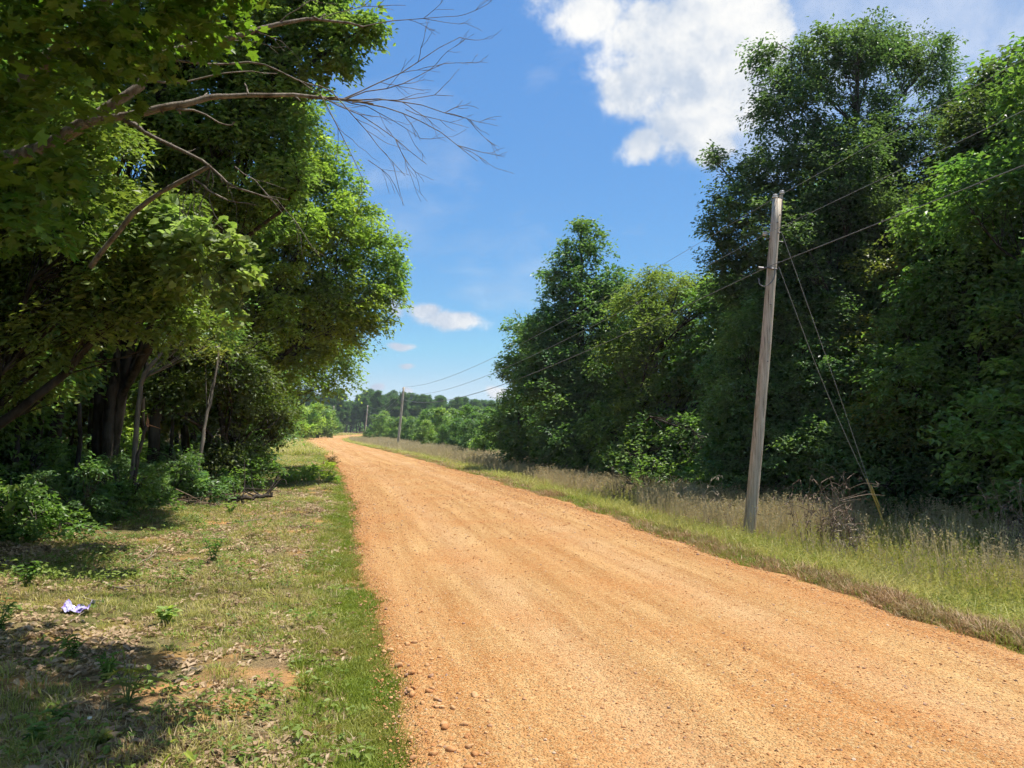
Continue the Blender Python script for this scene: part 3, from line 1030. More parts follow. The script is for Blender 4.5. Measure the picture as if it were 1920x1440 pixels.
make_tree('tall_tree', 'tallest tree behind the leaning utility pole, airy grey-green crown reaching the cloud', gp(1560, 20.9),
          [B(1600, 110, 75, 20.3), B(1665, 95, 70, 21.1), B(1540, 130, 85, 20.4), B(1740, 130, 70, 21.6), B(1470, 200, 75, 20.2), B(1620, 220, 120, 20.9), B(1450, 300, 80, 20.0),
           B(1530, 330, 120, 20.1), B(1690, 300, 95, 21.1), B(1395, 385, 75, 20.2), B(1470, 450, 110, 19.7), B(1600, 430, 115, 20.0), B(1355, 480, 50, 20.6), B(1390, 540, 65, 20.4),
           B(1500, 580, 105, 19.5), B(1610, 570, 90, 20.1), B(1345, 300, 22, 20.2), B(1335, 425, 30, 20.4), B(1440, 100, 40, 20.4), B(1780, 200, 60, 21.8)],
          r0=0.19, leaf=0.105, dens=105, per=36, cols=[(0.100, 0.167, 0.071), (0.149, 0.213, 0.101), (0.085, 0.139, 0.071)], seed=1, n_limbs=26, top=P(1610, 90, 20.8), droop=.15)
make_tree('broad_tree', 'dark broad-leaved tree filling the upper right corner', gp(1880, 18.1),
          [B(1890, 150, 75, 17.9), B(1960, 130, 90, 18.3), B(1830, 250, 85, 17.6), B(1920, 270, 110, 17.4), B(1790, 360, 80, 17.6), B(1880, 400, 120, 17.2), B(1780, 480, 95, 17.6),
           B(1990, 330, 120, 17.9), B(1900, 560, 125, 17.2), B(1800, 620, 105, 17.6), B(1990, 520, 120, 17.6), B(1940, 680, 110, 17.3), B(2060, 250, 110, 18.6)],
          r0=0.2, leaf=0.125, dens=105, per=32, cols=[(0.070, 0.111, 0.048), (0.108, 0.147, 0.063), (0.091, 0.118, 0.045)], seed=2, n_limbs=22, tpl='simple', aspect=.6)
make_tree('sunlit_tree', 'yellow-green tree lit between the tallest tree and the upper right corner', gp(1700, 18.8),
          [B(1720, 480, 80, 18.6), B(1650, 520, 70, 18.8), B(1740, 560, 95, 18.3), B(1650, 630, 95, 18.3), B(1730, 680, 95, 17.9), B(1610, 700, 85, 18.6), B(1690, 780, 105, 17.6)],
          r0=0.12, leaf=0.105, dens=110, per=34, cols=G_OLIVE, seed=3, n_limbs=14)
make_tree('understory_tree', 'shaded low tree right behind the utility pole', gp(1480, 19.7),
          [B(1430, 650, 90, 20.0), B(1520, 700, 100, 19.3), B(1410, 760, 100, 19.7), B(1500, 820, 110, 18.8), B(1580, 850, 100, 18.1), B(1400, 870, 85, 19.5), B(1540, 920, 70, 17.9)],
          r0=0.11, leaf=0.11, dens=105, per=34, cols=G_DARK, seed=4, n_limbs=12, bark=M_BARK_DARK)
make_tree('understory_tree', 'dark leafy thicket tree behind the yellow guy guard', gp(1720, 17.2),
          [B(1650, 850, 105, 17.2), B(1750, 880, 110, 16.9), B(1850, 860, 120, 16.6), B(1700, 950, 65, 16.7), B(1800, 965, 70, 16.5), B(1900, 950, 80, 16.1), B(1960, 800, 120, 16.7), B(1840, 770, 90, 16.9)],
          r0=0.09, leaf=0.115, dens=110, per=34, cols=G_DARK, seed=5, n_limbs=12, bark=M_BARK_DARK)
make_tree('pointed_tree', 'dark green tree with a rounded peak, tallest of the middle clump', gp(1090, 31.0),
          [B(1090, 465, 48, 31), B(1065, 520, 52, 31), B(1125, 525, 50, 31), B(1050, 590, 62, 31), B(1120, 600, 62, 30.5), B(1015, 640, 48, 31), B(1075, 680, 75, 30), B(1150, 560, 30, 31),
           B(1000, 720, 55, 31), B(1060, 770, 80, 29.5), B(1130, 720, 70, 30), B(1040, 840, 65, 29.5), B(1165, 620, 48, 30.5), B(1175, 690, 55, 30), B(1090, 420, 18, 31)],
          r0=0.2, leaf=0.17, dens=62, per=34, spread=.75, cols=G_DARK, seed=6, n_limbs=16)
make_tree('willow_tree', 'pale feathery yellow-green tree right of the pointed dark tree', gp(1250, 27.5),
          [B(1245, 535, 55, 27.5), B(1195, 570, 50, 27.5), B(1290, 560, 48, 27.5), B(1230, 620, 75, 27), B(1300, 640, 60, 27), B(1180, 660, 55, 27.5), B(1250, 710, 75, 26.5), B(1310, 730, 60, 26.5),
           B(1200, 750, 62, 27), B(1325, 545, 42, 27.5), B(1205, 520, 32, 27.5)],
          r0=0.15, leaf=0.15, dens=72, per=36, spread=.8, cols=[(0.199, 0.262, 0.083), (0.240, 0.294, 0.101), (0.150, 0.222, 0.064)], seed=7, n_limbs=16, droop=.55, aspect=.34, mat=M_LEAF_SOFT, bark=M_BARK_PALE)
make_tree('ivy_tree', 'vine-clad tree at the left end of the right-hand wood', gp(975, 36.0),
          [B(985, 620, 32, 36), B(975, 690, 45, 36), B(1000, 660, 40, 35), B(955, 760, 40, 36.5), B(1000, 760, 55, 34.5), B(940, 815, 38, 36.5), B(985, 830, 50, 34.5), B(1030, 800, 50, 33)],
          r0=0.16, leaf=0.18, dens=56, per=34, spread=.8, cols=G_DARK, seed=8, n_limbs=10)
make_tree('leaning_tree', 'dense low tree whose branch leans over the dry grass below the pale feathery tree', gp(1160, 27.0),
          [B(1100, 860, 45, 28), B(1150, 800, 60, 27), B(1170, 870, 50, 26), B(1240, 810, 65, 25.5), B(1230, 880, 45, 24.5), B(1310, 830, 70, 23.5), B(1300, 900, 50, 22.5), B(1370, 720, 60, 24), B(1360, 640, 55, 24.5), B(1360, 880, 70, 20.5), B(1345, 575, 50, 25), B(1385, 565, 52, 24.5), B(1320, 560, 40, 26), B(1300, 690, 60, 25.5), B(1180, 740, 55, 28)],
          r0=0.13, leaf=0.15, dens=80, per=34, spread=.7, cols=G_MID, seed=9, n_limbs=12, bark=M_BARK_DARK)
make_tree('bright_sapling', 'small sunlit sapling with pale leaves standing out of the dark wood edge', gp(1215, 22.5),
          [B(1195, 850, 26, 22.6), B(1230, 865, 28, 22.4), B(1210, 895, 30, 22.4), B(1255, 895, 22, 22.4), B(1170, 880, 18, 22.6)],
          r0=0.03, leaf=0.12, dens=60, per=14, spread=.5, cols=G_MID, seed=10, n_limbs=6, cat='sapling', lumpy=False)
make_tree('leafy_shrub', 'bright green low shrub at the far right of the tall grass', gp(1870, 12.3),
          [B(1850, 1035, 30, 12.3), B(1890, 1045, 32, 12.2), B(1830, 1050, 20, 12.4), B(1925, 1055, 28, 12.1)],
          r0=0.02, leaf=0.13, dens=230, per=20, spread=.3, cols=[(0.15, 0.25, 0.05), (0.11, 0.20, 0.035), (0.19, 0.27, 0.08)], seed=11, n_limbs=6, cat='shrub', tpl='lance', aspect=.42)

# generic trees of the deeper wood (own meshes once, copies share them)
def generic(seed, H, spreadR, nb, cols, label, loc, group, leaf=.165, dens=46):
    rng = np.random.default_rng(seed)
    bl = []
    for i in range(nb):
        t = (i + .5) / nb
        z = H * (0.22 + 0.74 * t)
        rad = spreadR * math.sin(math.pi * min(.98, 0.25 + 0.72 * t)) * rng.uniform(.35, 1.0)
        a = i * 2.4 + rng.uniform(-.5, .5)
        bl.append((loc[0] + rad * math.cos(a), loc[1] + rad * math.sin(a), loc[2] + z, H * rng.uniform(.085, .15) * (1.15 - .35 * t)))
    return make_tree('woodland_tree', label, loc, bl, r0=.014 * H, leaf=leaf, dens=dens, per=34, spread=.85, cols=cols, seed=seed, group=group, n_limbs=14, bark=M_BARK_DARK)


GRP_R = 'trees deeper in the right-hand wood'
GRP_L = 'trees deeper in the left-hand wood'
LAB_R = 'green tree deeper in the right-hand wood, seen only through gaps'
LAB_L = 'dark-trunked tree deeper in the left-hand wood behind the roadside trees'
gA = generic(31, 11.0, 2.9, 16, G_MID, LAB_R, gp(1590, 25), GRP_R)
gB = generic(32, 10.0, 3.0, 15, G_DARK, LAB_R, gp(1640, 22), GRP_R)
gC = generic(33, 12.5, 3.2, 18, G_OLIVE, LAB_L, np.array((-13.0, 20.0, .15)), GRP_L)
gD = generic(34, 11.5, 3.2, 16, G_MID, LAB_L, np.array((-11.0, 15.5, .15)), GRP_L)
rw = np.random.default_rng(55)
for (px, d, src, sc) in [(1130, 37, gB, .72), (1210, 35, gA, .72), (1420, 26, gA, .58), (1500, 24, gB, .85), (1750, 21, gA, .78), (1850, 19, gB, .95), (1950, 19, gA, 1.05), (1280, 33, gB, .72),
                         (1030, 42, gA, .78), (1570, 27, gA, 1.0), (1370, 30, gB, .66), (1090, 46, gB, .8), (1700, 25, gB, 1.0), (1460, 19.5, gB, .6), (1820, 16.5, gA, .72), (1620, 19, gB, .62),
                         (2080, 14.0, gA, .9), (2150, 20, gB, 1.0), (2250, 13, gB, .9)]:
    copy_tree(src, gp(px, d), rw.uniform(0, 6.28), sc, LAB_R, GRP_R)
for (x_, y_, src, sc) in [(-16, 14, gC, 1.0), (-15, 26, gD, 1.05), (-11.5, 27, gC, .95), (-20, 20, gD, 1.1), (-19, 30, gC, 1.05), (-14.5, 35, gC, 1.0), (-24, 27, gC, 1.1), (-13, 11, gD, .95),
                          (-18, 41, gD, 1.05), (-22, 47, gC, 1.0), (-25, 38, gD, 1.1), (-28, 55, gC, 1.0), (-26, 20, gC, 1.1), (-12.2, 19.5, gD, .8), (-30, 32, gD, 1.1), (-33, 47, gD, 1.1),
                          (-31, 66, gD, 1.0), (-12, 6, gC, 1.0), (-16.5, 19, gD, .9), (-12.5, 31, gD, .85), (-19, 36.5, gC, .9), (-9.8, 11.5, gD, .78), (-10, 1, gD, .9)]:
    copy_tree(src, (x_, y_, gz(x_, y_)), rw.uniform(0, 6.28), sc, LAB_L, GRP_L)

# ------------------------------------------------------------------ left-hand wood, roadside trees
make_tree('overhanging_tree', 'big leafy roadside tree whose sunlit crown overhangs the road', gp(430, 22.5),
          [B(575, 290, 62, 21), B(635, 350, 46, 21.5), B(630, 420, 75, 21.5), B(700, 470, 55, 22.5), B(715, 540, 48, 23), B(650, 520, 80, 22), B(690, 590, 52, 23), B(570, 450, 100, 21), B(560, 560, 110, 21.5),
           B(630, 620, 62, 23), B(480, 520, 110, 21), B(460, 640, 95, 21.5), B(540, 350, 90, 21), B(560, 660, 60, 22.5), B(690, 395, 28, 22), B(738, 500, 22, 23), B(500, 720, 55, 22.5), B(540, 200, 72, 21), B(480, 400, 90, 21.5)],
          r0=.2, bark=M_BARK_DARK, leaf=.125, dens=100, per=36, spread=.62, cols=[(0.248, 0.358, 0.085), (0.333, 0.416, 0.101), (0.175, 0.266, 0.071)], seed=61, n_limbs=26, top=P(480, 150, 21.5), mat=M_LEAF_SOFT)
make_tree('lacy_tree', 'light lacy tree with drooping fronds just beyond the overhanging crown', gp(470, 30),
          [B(560, 690, 52, 29.5), B(620, 670, 42, 30), B(660, 650, 32, 30), B(600, 720, 35, 30), B(520, 740, 50, 29.5), B(650, 690, 22, 30.5), B(500, 640, 70, 30), B(545, 600, 70, 31), B(480, 790, 45, 29.5)],
          r0=.16, leaf=.16, dens=52, per=30, spread=.85, cols=G_LIGHT, seed=62, n_limbs=14, droop=.5, mat=M_LEAF_SOFT)
make_tree('roadside_tree', 'tall dense roadside tree behind the bare dead limb', gp(200, 16.5),
          [B(560, 50, 85, 13.6), B(635, 55, 46, 13.4), B(690, 45, 24, 13.4), B(585, 130, 52, 13.6), B(640, 115, 22, 13.4), B(500, 150, 100, 13.8), B(410, 80, 120, 14), B(300, 60, 120, 14), B(430, 250, 105, 14), B(520, 240, 62, 13.8),
           B(330, 220, 120, 14), B(240, 160, 120, 14.2), B(330, 360, 95, 14.4), B(430, 360, 80, 14.2), B(520, -60, 130, 13.8), B(360, -90, 160, 14), B(600, -60, 75, 13.6), B(520, 330, 60, 14)],
          r0=.17, bark=M_BARK_DARK, leaf=.115, dens=120, per=36, spread=.5, cols=[(0.173, 0.263, 0.072), (0.243, 0.316, 0.093), (0.121, 0.192, 0.061)], mat=M_LEAF_SOFT, seed=63, n_limbs=24, top=P(400, -120, 14))
make_tree('shading_tree', 'near dark leafy tree along the left edge of the photo', np.array((-7.6, 10.2, gz(-7.6, 10.2))),
          [B(130, 380, 150, 10.0), B(40, 470, 140, 10.2), B(230, 470, 120, 9.8), B(300, 420, 85, 9.6), B(120, 580, 130, 10.2), B(20, 650, 130, 10.4), B(260, 580, 95, 10.0), B(350, 500, 70, 9.6), B(160, 250, 110, 10), B(30, 300, 120, 10),
           B(340, 590, 55, 10.4), B(-60, 560, 120, 10)],
          r0=.17, bark=M_BARK_DARK, leaf=.105, dens=125, per=34, spread=.45, cols=[(0.145, 0.220, 0.066), (0.233, 0.289, 0.079), (0.189, 0.230, 0.059)], seed=64, n_limbs=11)
make_tree('thicket_tree', 'brownish vine-tangled tree beside the verge below the overhanging crown', gp(440, 19.0),
          [B(430, 680, 85, 18.6), B(360, 650, 80, 17.6), B(480, 740, 62, 19.5), B(420, 760, 70, 18.6), B(500, 800, 42, 20.5), B(460, 840, 45, 19.6), B(410, 850, 45, 18.4), B(330, 720, 60, 17.2)],
          r0=.13, leaf=.11, dens=105, per=32, spread=.55, cols=[(0.098, 0.144, 0.041), (0.072, 0.121, 0.036), (0.124, 0.144, 0.049)], seed=65, n_limbs=14, bark=M_BARK_DARK)

# the tree with the bare limb: trunk stands just outside the photo
LX, LY = -6.6, 7.6
limb_root = empty('limb_tree', (LX, LY, gz(LX, LY)), 'near maple-leaved tree reaching in from the upper left with bare dead limbs', 'tree')
lo = np.array((LX, LY, gz(LX, LY)))
rl = np.random.default_rng(71)
mb = MB()
crotch = P(72, 282, 7.4)
trunk_top = np.array((-5.9, 7.3, 7.6))
mb.tube([lo - (0, 0, .3), lo + (0.05, 0, 1.2), lo + (.2, -.05, 2.6), lo + (.45, -.1, 4.6), trunk_top], .22, .07, 12, 14, .01, rl)
mb.tube([lo + (.2, -.05, 2.5), P(-60, 340, 7.5), crotch, P(165, 228, 7.3)], .085, .065, 8, 10, .006, rl)
# dark upright limb in the upper left corner
mb.tube([lo + (.4, -.1, 3.6), P(20, 180, 7.2), P(110, 100, 7.0), P(190, 10, 6.9), P(260, -90, 6.8)], .10, .05, 8, 10, .008, rl)
up_l = mb.tube([P(165, 228, 7.3), P(262, 158, 7.4), P(272, 122, 7.45), P(330, 92, 7.5), P(430, 72, 7.7), P(520, 45, 7.9), P(600, 36, 8.1), P(680, 50, 8.3)], .052, .010, 7, 22, .006, rl)
lo_l = mb.tube([P(165, 228, 7.3), P(240, 215, 7.35), P(325, 198, 7.4), P(380, 186, 7.5), P(430, 180, 7.6), P(550, 178, 7.8), P(640, 187, 8.0), P(700, 195, 8.1)], .046, .011, 7, 22, .006, rl)
dr_l = mb.tube([P(235, 226, 7.35), P(300, 262, 7.3), P(390, 308, 7.2), P(440, 350, 7.2), P(520, 375, 7.2)], .026, .006, 6, 14, .006, rl)
mb.tube([P(170, 500, 8.0), P(250, 400, 7.6), P(330, 345, 7.4), P(395, 310, 7.2)], .030, .018, 6, 10, .006, rl)
mb.tube([P(360, 334, 7.2), P(420, 372, 7.2), P(480, 385, 7.2)], .012, .004, 5, 8, .006, rl)
mb.tube([P(330, 205, 7.4), P(370, 208, 7.45), P(420, 235, 7.5), P(440, 228, 7.5)], .014, .006, 5, 8, .006, rl)
mb.tube([P(300, 108, 7.5), P(380, 120, 7.6), P(480, 118, 7.8), P(560, 150, 7.9), P(620, 170, 8.0)], .014, .006, 5, 12, .006, rl)
mb.tube([P(270, 150, 7.4), P(340, 155, 7.5), P(430, 135, 7.6), P(520, 138, 7.8)], .013, .004, 5, 12, .006, rl)


def twig(p0, p1, r, lev, sag=0.0):
    p0, p1 = np.array(p0), np.array(p1)
    L = np.linalg.norm(p1 - p0)
    m = (p0 + p1) / 2 + rl.normal(0, .045 * L, 3) + np.array((0, 0, sag * L))
    pp = mb.tube([p0, m, p1], r, max(r * .4, .0018), 4 if lev else 5, 7, .008 * L, rl)
    if lev <= 0:
        return
    for q in range(int(rl.integers(2, 5)) + (lev > 1)):
        i = int(rl.integers(2, 7)); d = nrm(pp[min(i + 1, 6)] - pp[i - 1])
        sd = nrm(np.cross(d, rl.normal(size=3)))
        a = nrm(d + sd * rl.uniform(.35, .85)); a[1] *= .6
        twig(pp[i], pp[i] + a * L * rl.uniform(.25, .5), r * .55, lev - 1)


for (x0, y0, x1, y1, d0, d1, r_, lv) in [
        (640, 187, 875, 222, 8.0, 8.4, .009, 2), (640, 187, 862, 70, 8.0, 8.5, .008, 2), (690, 195, 895, 302, 8.1, 8.3, .008, 2), (600, 180, 800, 308, 7.9, 8.1, .007, 2), (680, 50, 860, 30, 8.3, 8.6, .007, 2),
        (650, 185, 830, 120, 8.0, 8.4, .007, 2), (660, 192, 850, 180, 8.0, 8.3, .007, 1), (620, 170, 760, 330, 7.9, 8.0, .006, 1), (600, 175, 690, 360, 7.9, 7.9, .006, 1), (690, 300, 758, 386, 7.9, 7.9, .004, 1),
        (600, 36, 760, 10, 8.1, 8.5, .006, 1), (520, 375, 600, 482, 7.2, 7.1, .005, 1), (440, 312, 530, 400, 7.2, 7.2, .006, 1), (430, 350, 445, 430, 7.2, 7.2, .004, 0), (560, 150, 700, 220, 7.9, 8.0, .005, 1),
        (520, 45, 650, -20, 7.9, 8.2, .006, 1), (480, 60, 560, 110, 7.8, 8.0, .005, 1), (440, 76, 520, 90, 7.7, 7.8, .005, 1), (760, 205, 880, 240, 8.2, 8.4, .005, 1), (640, 187, 790, 260, 8.0, 8.2, .006, 2)]:
    twig(P(x0, y0, d0), P(x1, y1, d1), r_, lv, .03)
for pp_, r_ in ((up_l, .03), (lo_l, .03), (dr_l, .014)):
    for q in range(9):
        i_ = int(rl.integers(1, len(pp_) - 3)); d_ = nrm(rl.normal(size=3) + np.array((.5, 0, .2)))
        mb.tube([pp_[i_] - d_ * .01, pp_[i_] + d_ * rl.uniform(.03, .16)], r_ * rl.uniform(.3, .6), r_ * rl.uniform(.12, .3), 5, 4, .004, rl, cap=True)
# limbs carrying the shading canopy above the frame
for tx, ty, tz in [(-3.2, 4.6, 6.4), (-4.4, 3.2, 6.6), (-2.6, 6.6, 7.2), (-5.2, 5.0, 7.4), (-4.6, 8.2, 8.0), (-6.5, 4.0, 6.2), (-3.8, 3.6, 5.6), (-.5, 4.8, 6.0), (-1.3, 4.4, 5.9), (-1.5, 5.5, 6.2), (-.4, 4.1, 6.1), (-1.2, 3.6, 6.0)]:
    t_ = np.array((tx, ty, tz))
    mb.tube([trunk_top + (0, 0, -2.4), trunk_top * .5 + t_ * .5 + (0, 0, -.3), t_], .06, .012, 6, 9, .02, rl)
mb.build('trunk', M_BARK_LICHEN, limb_root, True, lo)
# maple-like leaves near the lens and the canopy over the frame
mbl = MB()
C1, O1 = sample_blobs(rl, [B(60, 60, 150, 5.6), B(190, 40, 110, 6.0), B(300, 20, 90, 6.4), B(20, 210, 110, 5.4), B(90, 330, 70, 5.6), B(0, 380, 90, 5.4), B(390, 25, 60, 6.8), B(400, -50, 70, 6.4)], 210, .6)
V, F, c = spray_leaves(rl, C1, O1, 12, .34, .10, [(0.131, 0.212, 0.029), (0.167, 0.242, 0.033), (0.099, 0.192, 0.033)], .35, 'maple', 1.0)
mbl.add(V, F, c)
C2, O2 = sample_blobs(rl, [(-3.2, 4.6, 6.4, .9), (-4.4, 3.2, 6.6, 1.1), (-5.4, 5.0, 7.4, 1.4), (-4.6, 8.2, 8.2, 1.3), (-6.5, 4.0, 6.2, 1.2), (-3.9, 3.4, 5.7, .9), (-5.9, 7.3, 8.2, 1.4), (-5.4, 2.6, 6.0, 1.0), (-0.5, 4.8, 6.0, .55), (-1.3, 4.5, 5.9, .65), (-1.4, 5.4, 6.2, .65), (-0.3, 4.1, 6.1, .5), (-2.0, 5.9, 6.6, .7), (-2.2, 4.8, 6.2, .8), (-2.9, 5.6, 6.8, .9), (-1.2, 3.6, 6.0, .6), (-.9, 5.6, 6.4, .6), (-1.9, 3.9, 5.9, .7)], 100, .5)
V, F, c = spray_leaves(rl, C2, O2, 24, .5, .12, [(0.139, 0.208, 0.033), (0.178, 0.234, 0.037), (0.111, 0.172, 0.033)], .3, 'simple', .8)
mbl.add(V, F, c)
mbl.build('crown', M_LEAF, limb_root, False, lo)

# hanging vine with big pale leaves
vb = P(395, 310, 8.90)
vine = empty('hanging_vine', vb, 'hanging vine with large pale heart-shaped leaves in the sun', 'vine')
mb = MB()
for q in range(9):
    a = P(330 + rl.uniform(0, 70), 400 + rl.uniform(-20, 20), 8.95); b_ = P(400 + rl.uniform(-60, 70), 470 + rl.uniform(-40, 60), 8.80); e_ = P(430 + rl.uniform(-50, 35), 580 + rl.uniform(-60, 25), 8.80)
    mb.tube([P(360, 334, 8.92) if q % 2 else P(395, 311, 8.90), a, b_, e_], .006, .003, 4, 9, .02, rl)
mb.build('stem', M_BARK, vine, True, vb)
VC, VO = sample_blobs(rl, [B(330, 440, 42, 9.00), B(385, 440, 45, 8.85), B(440, 460, 38, 8.80), B(455, 510, 28, 8.80), B(420, 500, 40, 8.85), B(425, 560, 26, 8.80), B(432, 592, 18, 8.80), B(350, 490, 45, 9.05), B(310, 395, 25, 9.10)], 640, .6)
V, F, c = spray_leaves(rl, VC, VO, 4, .15, .095, [(0.235, 0.290, 0.105), (0.340, 0.385, 0.215), (0.150, 0.210, 0.050)], .5, 'heart', 1.0, .2)
mesh_np('foliage', V - vb, F, M_LEAF_SOFT, vine, c)

# saplings and broken stem at the wood edge
def stem_tree(name, label, pts, r0, r1, tufts, cols, seed, cat='sapling', bark=None, leaf=.09):
    rng = np.random.default_rng(seed)
    b0 = np.array(pts[0]); b0[2] = gz(b0[0], b0[1])
    root = empty(name, b0, label, cat)
    mb = MB()
    mb.tube([b0 - (0, 0, .15)] + [np.array(p) for p in pts[1:]], r0, r1, 8, 16, .012, rng)
    C, O = sample_blobs(rng, tufts, 110, .8) if tufts else (np.zeros((0, 3)), None)
    for p in C[::3]:
        q = np.array(pts[-1]) if rng.random() < .5 else np.array(pts[len(pts) // 2])
        mb.tube([q, (p + q) / 2 + rng.normal(0, .06, 3), p], r1 * .5, .003, 4, 5)
    mb.build('trunk', bark or M_BARK, root, True, b0)
    if tufts:
        V, F, c = spray_leaves(rng, C, O, 16, .35, leaf, cols, .3)
        mesh_np('crown', V - b0, F, M_LEAF, root, c)
    return root


stem_tree('curved_sapling', 'thin curved sapling bending towards the road at the wood edge', [P(243, 962, 14.4), P(248, 880, 14.4), P(258, 780, 14.4), P(268, 710, 14.4), P(298, 668, 14.5), P(335, 628, 14.6), P(385, 605, 14.7)], .062, .022,
          [B(400, 600, 40, 14.8), B(360, 590, 35, 14.6), B(430, 625, 35, 14.8)], G_MID, 81, bark=M_BARK_PALE)
stem_tree('straight_sapling', 'slim leaning sapling with pale bark beside the deadfall', [P(366, 905, 16.2), P(376, 850, 16.2), P(388, 780, 16.3), P(402, 715, 16.4), P(410, 650, 16.5)], .05, .022,
          [B(410, 650, 40, 16.5)], G_OLIVE, 82, bark=M_BARK_PALE)
snag = stem_tree('broken_stem', 'snapped-off stem with splintered orange wood among dark trunks', [P(247, 955, 14.1), P(255, 880, 14.1), P(266, 825, 14.1), P(276, 795, 14.1)], .04, .03, None, None, 83, cat='broken tree')
so = np.array(snag.location)
mb = MB()
for k in range(7):
    a = k * .9; p0 = P(276, 797, 14.1) + np.array((math.cos(a) * .022, math.sin(a) * .022, -.03))
    mb.tube([p0, p0 + np.array((rl.normal(0, .02), rl.normal(0, .02), rl.uniform(.06, .24)))], .016, .003, 4, 4)
mb.tube([P(277, 796, 14.1), P(290, 800, 14.1), P(302, 804, 14.1)], .012, .004, 4, 4)
M_SPLINT = plain_material('splintered_wood', (0.42, 0.20, 0.09), .8, .2)
mb.build('splinters', M_SPLINT, snag, False, so)
# dark trunks standing in the shade
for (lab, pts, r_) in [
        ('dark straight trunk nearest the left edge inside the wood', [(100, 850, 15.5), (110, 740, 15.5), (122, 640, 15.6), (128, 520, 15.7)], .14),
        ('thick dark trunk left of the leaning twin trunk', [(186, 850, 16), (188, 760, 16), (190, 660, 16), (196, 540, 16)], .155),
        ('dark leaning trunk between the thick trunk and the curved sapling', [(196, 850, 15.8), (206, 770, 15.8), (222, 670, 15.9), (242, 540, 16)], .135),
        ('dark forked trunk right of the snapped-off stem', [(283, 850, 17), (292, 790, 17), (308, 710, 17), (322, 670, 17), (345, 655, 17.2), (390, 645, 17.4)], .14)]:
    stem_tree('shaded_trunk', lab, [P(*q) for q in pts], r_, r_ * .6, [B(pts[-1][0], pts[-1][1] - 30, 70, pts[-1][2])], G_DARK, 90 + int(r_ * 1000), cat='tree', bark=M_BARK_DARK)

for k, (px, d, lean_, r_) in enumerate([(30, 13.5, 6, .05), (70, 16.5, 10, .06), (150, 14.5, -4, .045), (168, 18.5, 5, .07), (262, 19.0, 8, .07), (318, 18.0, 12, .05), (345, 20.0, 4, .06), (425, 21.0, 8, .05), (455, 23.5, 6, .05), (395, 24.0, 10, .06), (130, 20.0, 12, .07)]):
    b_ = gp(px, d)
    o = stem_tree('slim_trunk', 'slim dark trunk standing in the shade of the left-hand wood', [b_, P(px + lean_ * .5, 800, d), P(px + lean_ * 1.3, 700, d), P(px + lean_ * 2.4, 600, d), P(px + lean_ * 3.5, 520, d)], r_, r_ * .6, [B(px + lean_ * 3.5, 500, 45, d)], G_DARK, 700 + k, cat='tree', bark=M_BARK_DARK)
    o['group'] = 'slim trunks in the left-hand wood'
# shrubs at the edge of the left wood
def shrub(name, label, blobs, base, cols, seed, leaf=.09, per=22, dens=200, spread=.3, tpl='simple', aspect=.55, cat='shrub', group=None, mat=None):
    return make_tree(name, label, base, blobs, r0=.022, leaf=leaf, dens=dens, per=per, spread=spread, cols=cols, seed=seed, n_limbs=8, cat=cat, tpl=tpl, aspect=aspect, shell=.55, group=group, mat=mat)


shrub('edge_shrub', 'leafy shrub at the left edge below the near dark tree', [B(40, 960, 70, 11.2), B(110, 985, 55, 11.0), B(20, 1030, 60, 10.6), B(150, 1010, 40, 10.8), B(-40, 940, 80, 11.3), B(90, 1030, 45, 10.4)], gp(60, 11.0), G_MID, 101)
shrub('edge_shrub', 'low leafy shrub at the foot of the curved sapling', [B(190, 940, 45, 13.8), B(250, 930, 40, 14.6), B(300, 945, 40, 14.2), B(160, 900, 50, 15)], gp(220, 14.2), G_MID, 102)
shrub('edge_shrub', 'bright understory bush between the dark trunks', [B(235, 780, 30, 19), B(225, 820, 35, 18.5), B(255, 840, 35, 18)], gp(238, 18.5), G_BRIGHT, 103, leaf=.11, per=18, dens=130)
shrub('edge_shrub', 'dark green bush on the verge below the brownish tree', [B(455, 880, 40, 19), B(480, 860, 35, 20), B(430, 905, 35, 18), B(500, 880, 25, 19.5)], gp(460, 19), G_MID, 104)
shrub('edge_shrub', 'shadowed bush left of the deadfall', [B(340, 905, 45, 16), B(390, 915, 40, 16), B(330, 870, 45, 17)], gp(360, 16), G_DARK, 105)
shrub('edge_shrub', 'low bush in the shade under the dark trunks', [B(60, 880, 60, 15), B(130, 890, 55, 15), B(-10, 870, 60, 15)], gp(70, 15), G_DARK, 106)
GRP_S = 'undergrowth shrubs along the left wood edge'
LAB_S = 'low leafy shrub in the shade along the left wood edge'
ssrc = []
for i, cols in enumerate((G_MID, G_DARK, G_DARK)):
    b0 = np.array((-8.6 - .5 * i, 13.0 + 3.2 * i, 0)); b0[2] = gz(b0[0], b0[1])
    rng = np.random.default_rng(120 + i)
    bl = [(b0[0] + rng.uniform(-.6, .6), b0[1] + rng.uniform(-.6, .6), b0[2] + z, r_) for z, r_ in ((.3, .5), (.35, .5), (.6, .45), (.7, .4), (1.0, .4), (1.25, .3), (.3, .45))]
    ssrc.append(make_tree('edge_shrub', LAB_S, b0, bl, r0=.02, leaf=.10, dens=150, per=22, spread=.32, cols=cols, seed=125 + i, n_limbs=8, cat='shrub', shell=.55, group=GRP_S))
rsx = np.random.default_rng(131)
for k in range(46):
    yy_ = float(np.exp(rsx.uniform(math.log(10.5), math.log(48)))); e_ = rsx.uniform(3.7, 6.4) if k % 2 else rsx.uniform(6.5, 14.0)
    xx_ = float(road_x(yy_)) - HALF - e_
    copy_tree(ssrc[k % 3], (xx_, yy_, gz(xx_, yy_)), rsx.uniform(0, 6.28), rsx.uniform(.45, .85) if k % 2 else rsx.uniform(.8, 1.5), LAB_S, GRP_S)
